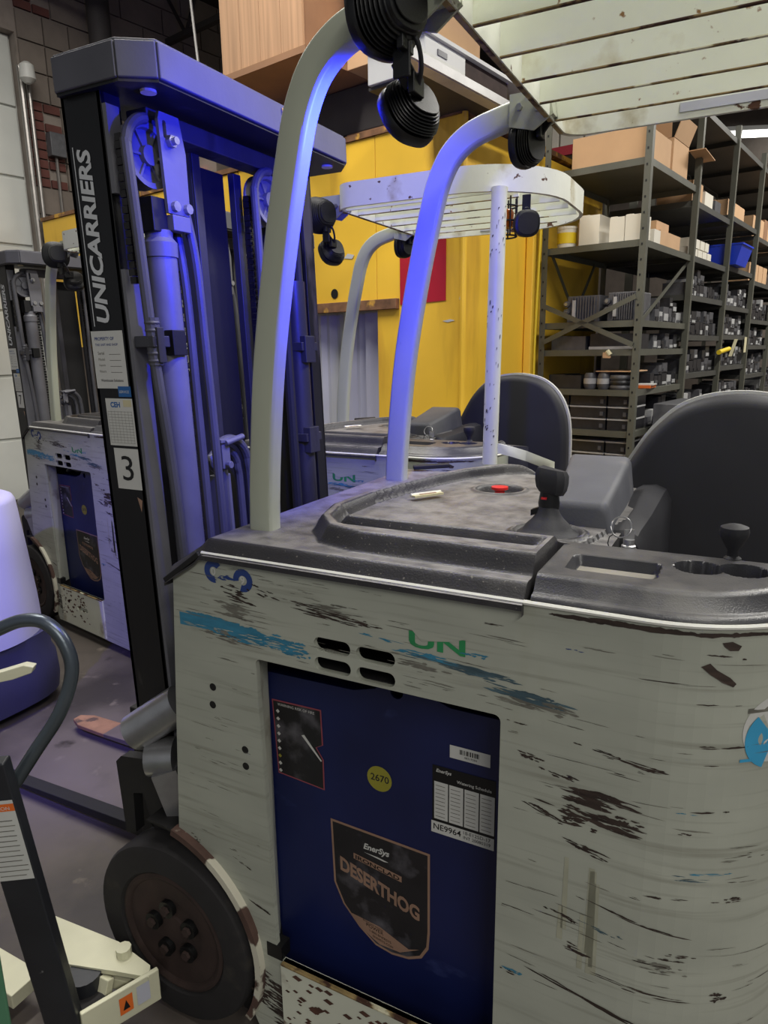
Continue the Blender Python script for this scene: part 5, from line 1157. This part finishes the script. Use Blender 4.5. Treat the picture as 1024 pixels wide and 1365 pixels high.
a = MB(); a.obox(B(W+.52, d0s-.035, 1.56), B(.025, 0), B(0, .012), (0, 0, .02), 'card'); a.cyl(B(W+.52, d0s-.035, 1.59), B(W+.545, d0s-.035, 1.56), .018, n=10, mt='paper'); tag(a.build('spring_clip', None, None, smooth=False), 'small brass-coloured clip on the near shelf edge', 'clip')
# tall cabinet next to bay 1
t = thing('steel_drawer_cabinet', 'grey steel cabinet standing in the first bay behind the corner post', 'cabinet', B(FE-.1, d0s+.5, 0))
a = MB(); a.prism([B(FE+.08, d0s+.30, .7), B(FE+.50, d0s+.30, .7), B(FE+.50, d0s+1.0, .7), B(FE+.08, d0s+1.0, .7)], (0, 0, .5)); a.build('cabinet_body', 'gmod', t, bevel=.006)
a = MB(); a.prism([B(FE+.05, d0s+.27, 1.20), B(FE+.53, d0s+.27, 1.20), B(FE+.53, d0s+1.05, 1.20), B(FE+.05, d0s+1.05, 1.20)], (0, 0, .02)); a.build('cabinet_top', 'shelf', t)
a = MB(); a.prism([B(FE+.10, d0s+.32, 0), B(FE+.48, d0s+.32, 0), B(FE+.48, d0s+.98, 0), B(FE+.10, d0s+.98, 0)], (0, 0, .699)); a.build('cabinet_base', 'gmod', t)
bpy.data.objects.remove([c for c in kids(t) if c.name.startswith('cabinet_top')][0])
# cartons and red strip behind the shelving (far racks)
for k in range(4):
    t = thing('white_carton_stack', ('pale carton on the far rack behind the shelving, '+('leftmost', 'second from left', 'third from left', 'rightmost')[k]), 'box', B(-3.1+k*.6, 9.0, 3.3))
    a = MB(); a.prism([B(-4.13+k*.3, 8.25, 3.895), B(-3.85+k*.3, 8.25, 3.895), B(-3.85+k*.3, 8.7, 3.895), B(-4.13+k*.3, 8.7, 3.895)], (0, 0, .3)); a.build('box_body', 'cardw', t, bevel=.01)
t = thing('pallet_rack', 'far pallet rack with a red beam behind the shelving', 'rack', B(-2.6, 8.5, 0))
a = MB(); a.bar(B(-4.2, 8.15, 3.84), B(-2.9, 8.15, 3.84), .05, .10); tag(a.build('rack_beam', 'redp', t), 'red rack beam')
a = MB(); a.prism([B(-4.2, 8.18, 3.86), B(-2.9, 8.18, 3.86), B(-2.9, 8.9, 3.86), B(-4.2, 8.9, 3.86)], (0, 0, .03)); a.build('deck', 'lmod', t)
for e_ in (-4.2, -2.9):
    a = MB(); a.bar(B(e_, 8.2, 0), B(e_, 8.2, 5), .08, .08, (0, 1, 0)); a.build('upright', 'shelf', t)

# ------------------------------------------------------------------ drum machine at left
t = thing('floor_scrubber_drum', 'pale rounded plastic drum machine on a dark base at the left edge', 'machine', (-3.30, 1.78, 0))
c = Vector((-3.11, 1.73, 0))
a = MB(); a.lathe(c, (0, 0, 1), [(.345, .36), (.34, .5), (.32, .75), (.30, .97), (.29, .99), (.27, 1.0), (0, 1.01)], 48); tag(a.build('drum', 'drum', t, smooth=True, angle=50), 'tapered pale drum')
a = MB(); a.lathe(c, (0, 0, 1), [(.30, .03), (.34, .05), (.35, .12), (.345, .22), (.33, .26), (.33, .36), (0, .36)], 40, sq=3.2); a.build('base', 'base', t, smooth=True, angle=45)
a = MB(); a.bar(c+Vector((.1, -.42, .30)), c+Vector((.36, -.25, .28)), .05, .05); a.bar(c+Vector((.1, -.44, .20)), c+Vector((.40, -.25, .18)), .05, .04); a.build('bumper', 'base', t, bevel=.012)
a = MB(); a.lathe((-3.42, 1.62, 0), (0, 0, 1), [(.15, 0), (.15, .03), (.10, .03), (.035, 1.15), (0, 1.16)], 24)
tag(a.build('traffic_cone', 'orange', None, smooth=True), 'orange cone tip behind the pale drum at the left edge', 'cone')
# ------------------------------------------------------------------ pallet jack
pj = thing('pallet_jack', 'cream pallet jack with a black tiller in the lower left corner', 'pallet jack', (-1.3, .80, 0))
a = MB(); a.tube(smooth_path([(-1.33, .71, .985), (-1.30, .745, 1.055), (-1.254, .775, 1.084), (-1.216, .799, 1.099), (-1.177, .818, 1.094), (-1.141, .827, 1.058), (-1.121, .822, 1.001), (-1.135, .795, .923), (-1.173, .755, .845), (-1.211, .715, .767), (-1.225, .70, .73)], 5), .0135, 14, up=(.55, -.83, .05)); tag(a.build('handle_loop', 'tubeh', pj, smooth=True), 'dark scratched steel loop handle')
a = MB(); a.prism([(-1.243, .728, .995), (-1.243, .728, 1.012), (-1.175, .770, 1.034), (-1.158, .778, 1.030), (-1.162, .775, 1.018), (-1.195, .757, 1.005)], (.010, -.016, 0)); tag(a.build('release_lever', 'jackc', pj, bevel=.002), 'white release lever')
tp0, tp1 = Vector((-1.207, .685, .86)), Vector((-1.20, .765, .10))
a = MB(); a.bar(tp0, tp1, .072, .03, (.5, -.85, 0)); til = a.build('tiller_post', 'jack', pj, bevel=.004)
ax_ = (tp0-tp1).normalized(); sd = ax_.cross(Vector((.5, -.85, 0))).normalized(); nn = sd.cross(ax_).normalized()
if nn.y > 0: nn = -nn
if sd.x < 0: sd = -sd
def jf(a_, b_, t_): return tp0-ax_*.30+sd*a_+ax_*b_+nn*(.0156+t_)
a = MB(); quad(a, jf, -.034, .03, .034, .22, 'white', .0004); quad(a, jf, -.034, .195, .034, .212, 'orange', .0008); put_text(a, jf, 'CAUTION', -.025, .198, .05, 'white', .0012)
for k in range(12): quad(a, jf, -.03, .04+k*.012, .02+.01*RR.random(), .042+k*.012, 'chipg', .0008)
a.build('caution_sticker', None, til)
# cream base frame: triangular nose and legs
a = MB(); a.poly([[(-1.50, .925), (-1.24, .945), (-1.12, .930), (-1.10, .905), (-1.18, .882), (-1.33, .835), (-1.43, .87)]], lambda p, q, t_: Vector((p, q, .205-t_)), .012)
bf_ = a.build('base_frame', 'jackc', pj, bevel=.003)
a = MB(); a.bar((-1.098, .932, .165), (-1.165, .77, .165), .012, .085); a.bar((-1.125, .915, .15), (-1.32, .84, .18), .012, .03); a.bar((-1.20, .872, .19), (-1.19, .80, .01), .03, .02, (0, 1, 0)); a.build('frame_plate', 'jackc', bf_, bevel=.003)
a = MB(); a.cyl((-1.20, .925, .205), (-1.20, .925, .225), .018, n=10); a.build('pin', 'jackc', bf_)
a = MB(); a.add([(-1.131, .838, .145), (-1.139, .818, .145), (-1.133, .832, .18)], [(0, 1, 2)], 'orange'); 
fpj = lambda a_, b_, t_: Vector((-1.098, .932, .125))+(Vector((-1.165, .77, .125))-Vector((-1.098, .932, .125))).normalized()*a_+Vector((0, 0, b_))+Vector((.92, -.38, 0))*(.007+t_)
a = MB(); quad(a, fpj, .065, .02, .095, .065, 'orange', .0004); a.add([fpj(.072, .03, .001), fpj(.088, .03, .001), fpj(.08, .055, .001)], [(0, 1, 2)], 'black'); quad(a, fpj, .025, .02, .055, .07, 'sheet', .0004); a.build('hazard_sticker', None, bf_)
a = MB(); a.cyl((-1.24, .78, .085), (-1.19, .86, .085), .08, n=24); a.build('steer_wheel', 'tyre', pj, smooth=True)
a = MB(); a.cyl((-1.25, .85, .02), (-1.25, .85, .20), .04, n=18); a.build('pump', 'jack', pj, smooth=True)
for y in (.83, .70):
    a = MB(); a.box(-2.2, -1.45, y-.04, y+.04, .05, .09); a.build('fork_arm', 'jackc', pj, bevel=.003)
a = MB(); a.prism([(-1.12, .60, 0), (-1.04, .56, 0), (-1.07, .52, 0), (-1.14, .55, 0)], (.0, .0, .64)); tag(a.build('green_post', 'gpost', None, bevel=.006), 'worn green painted steel post at the bottom left corner', 'post')
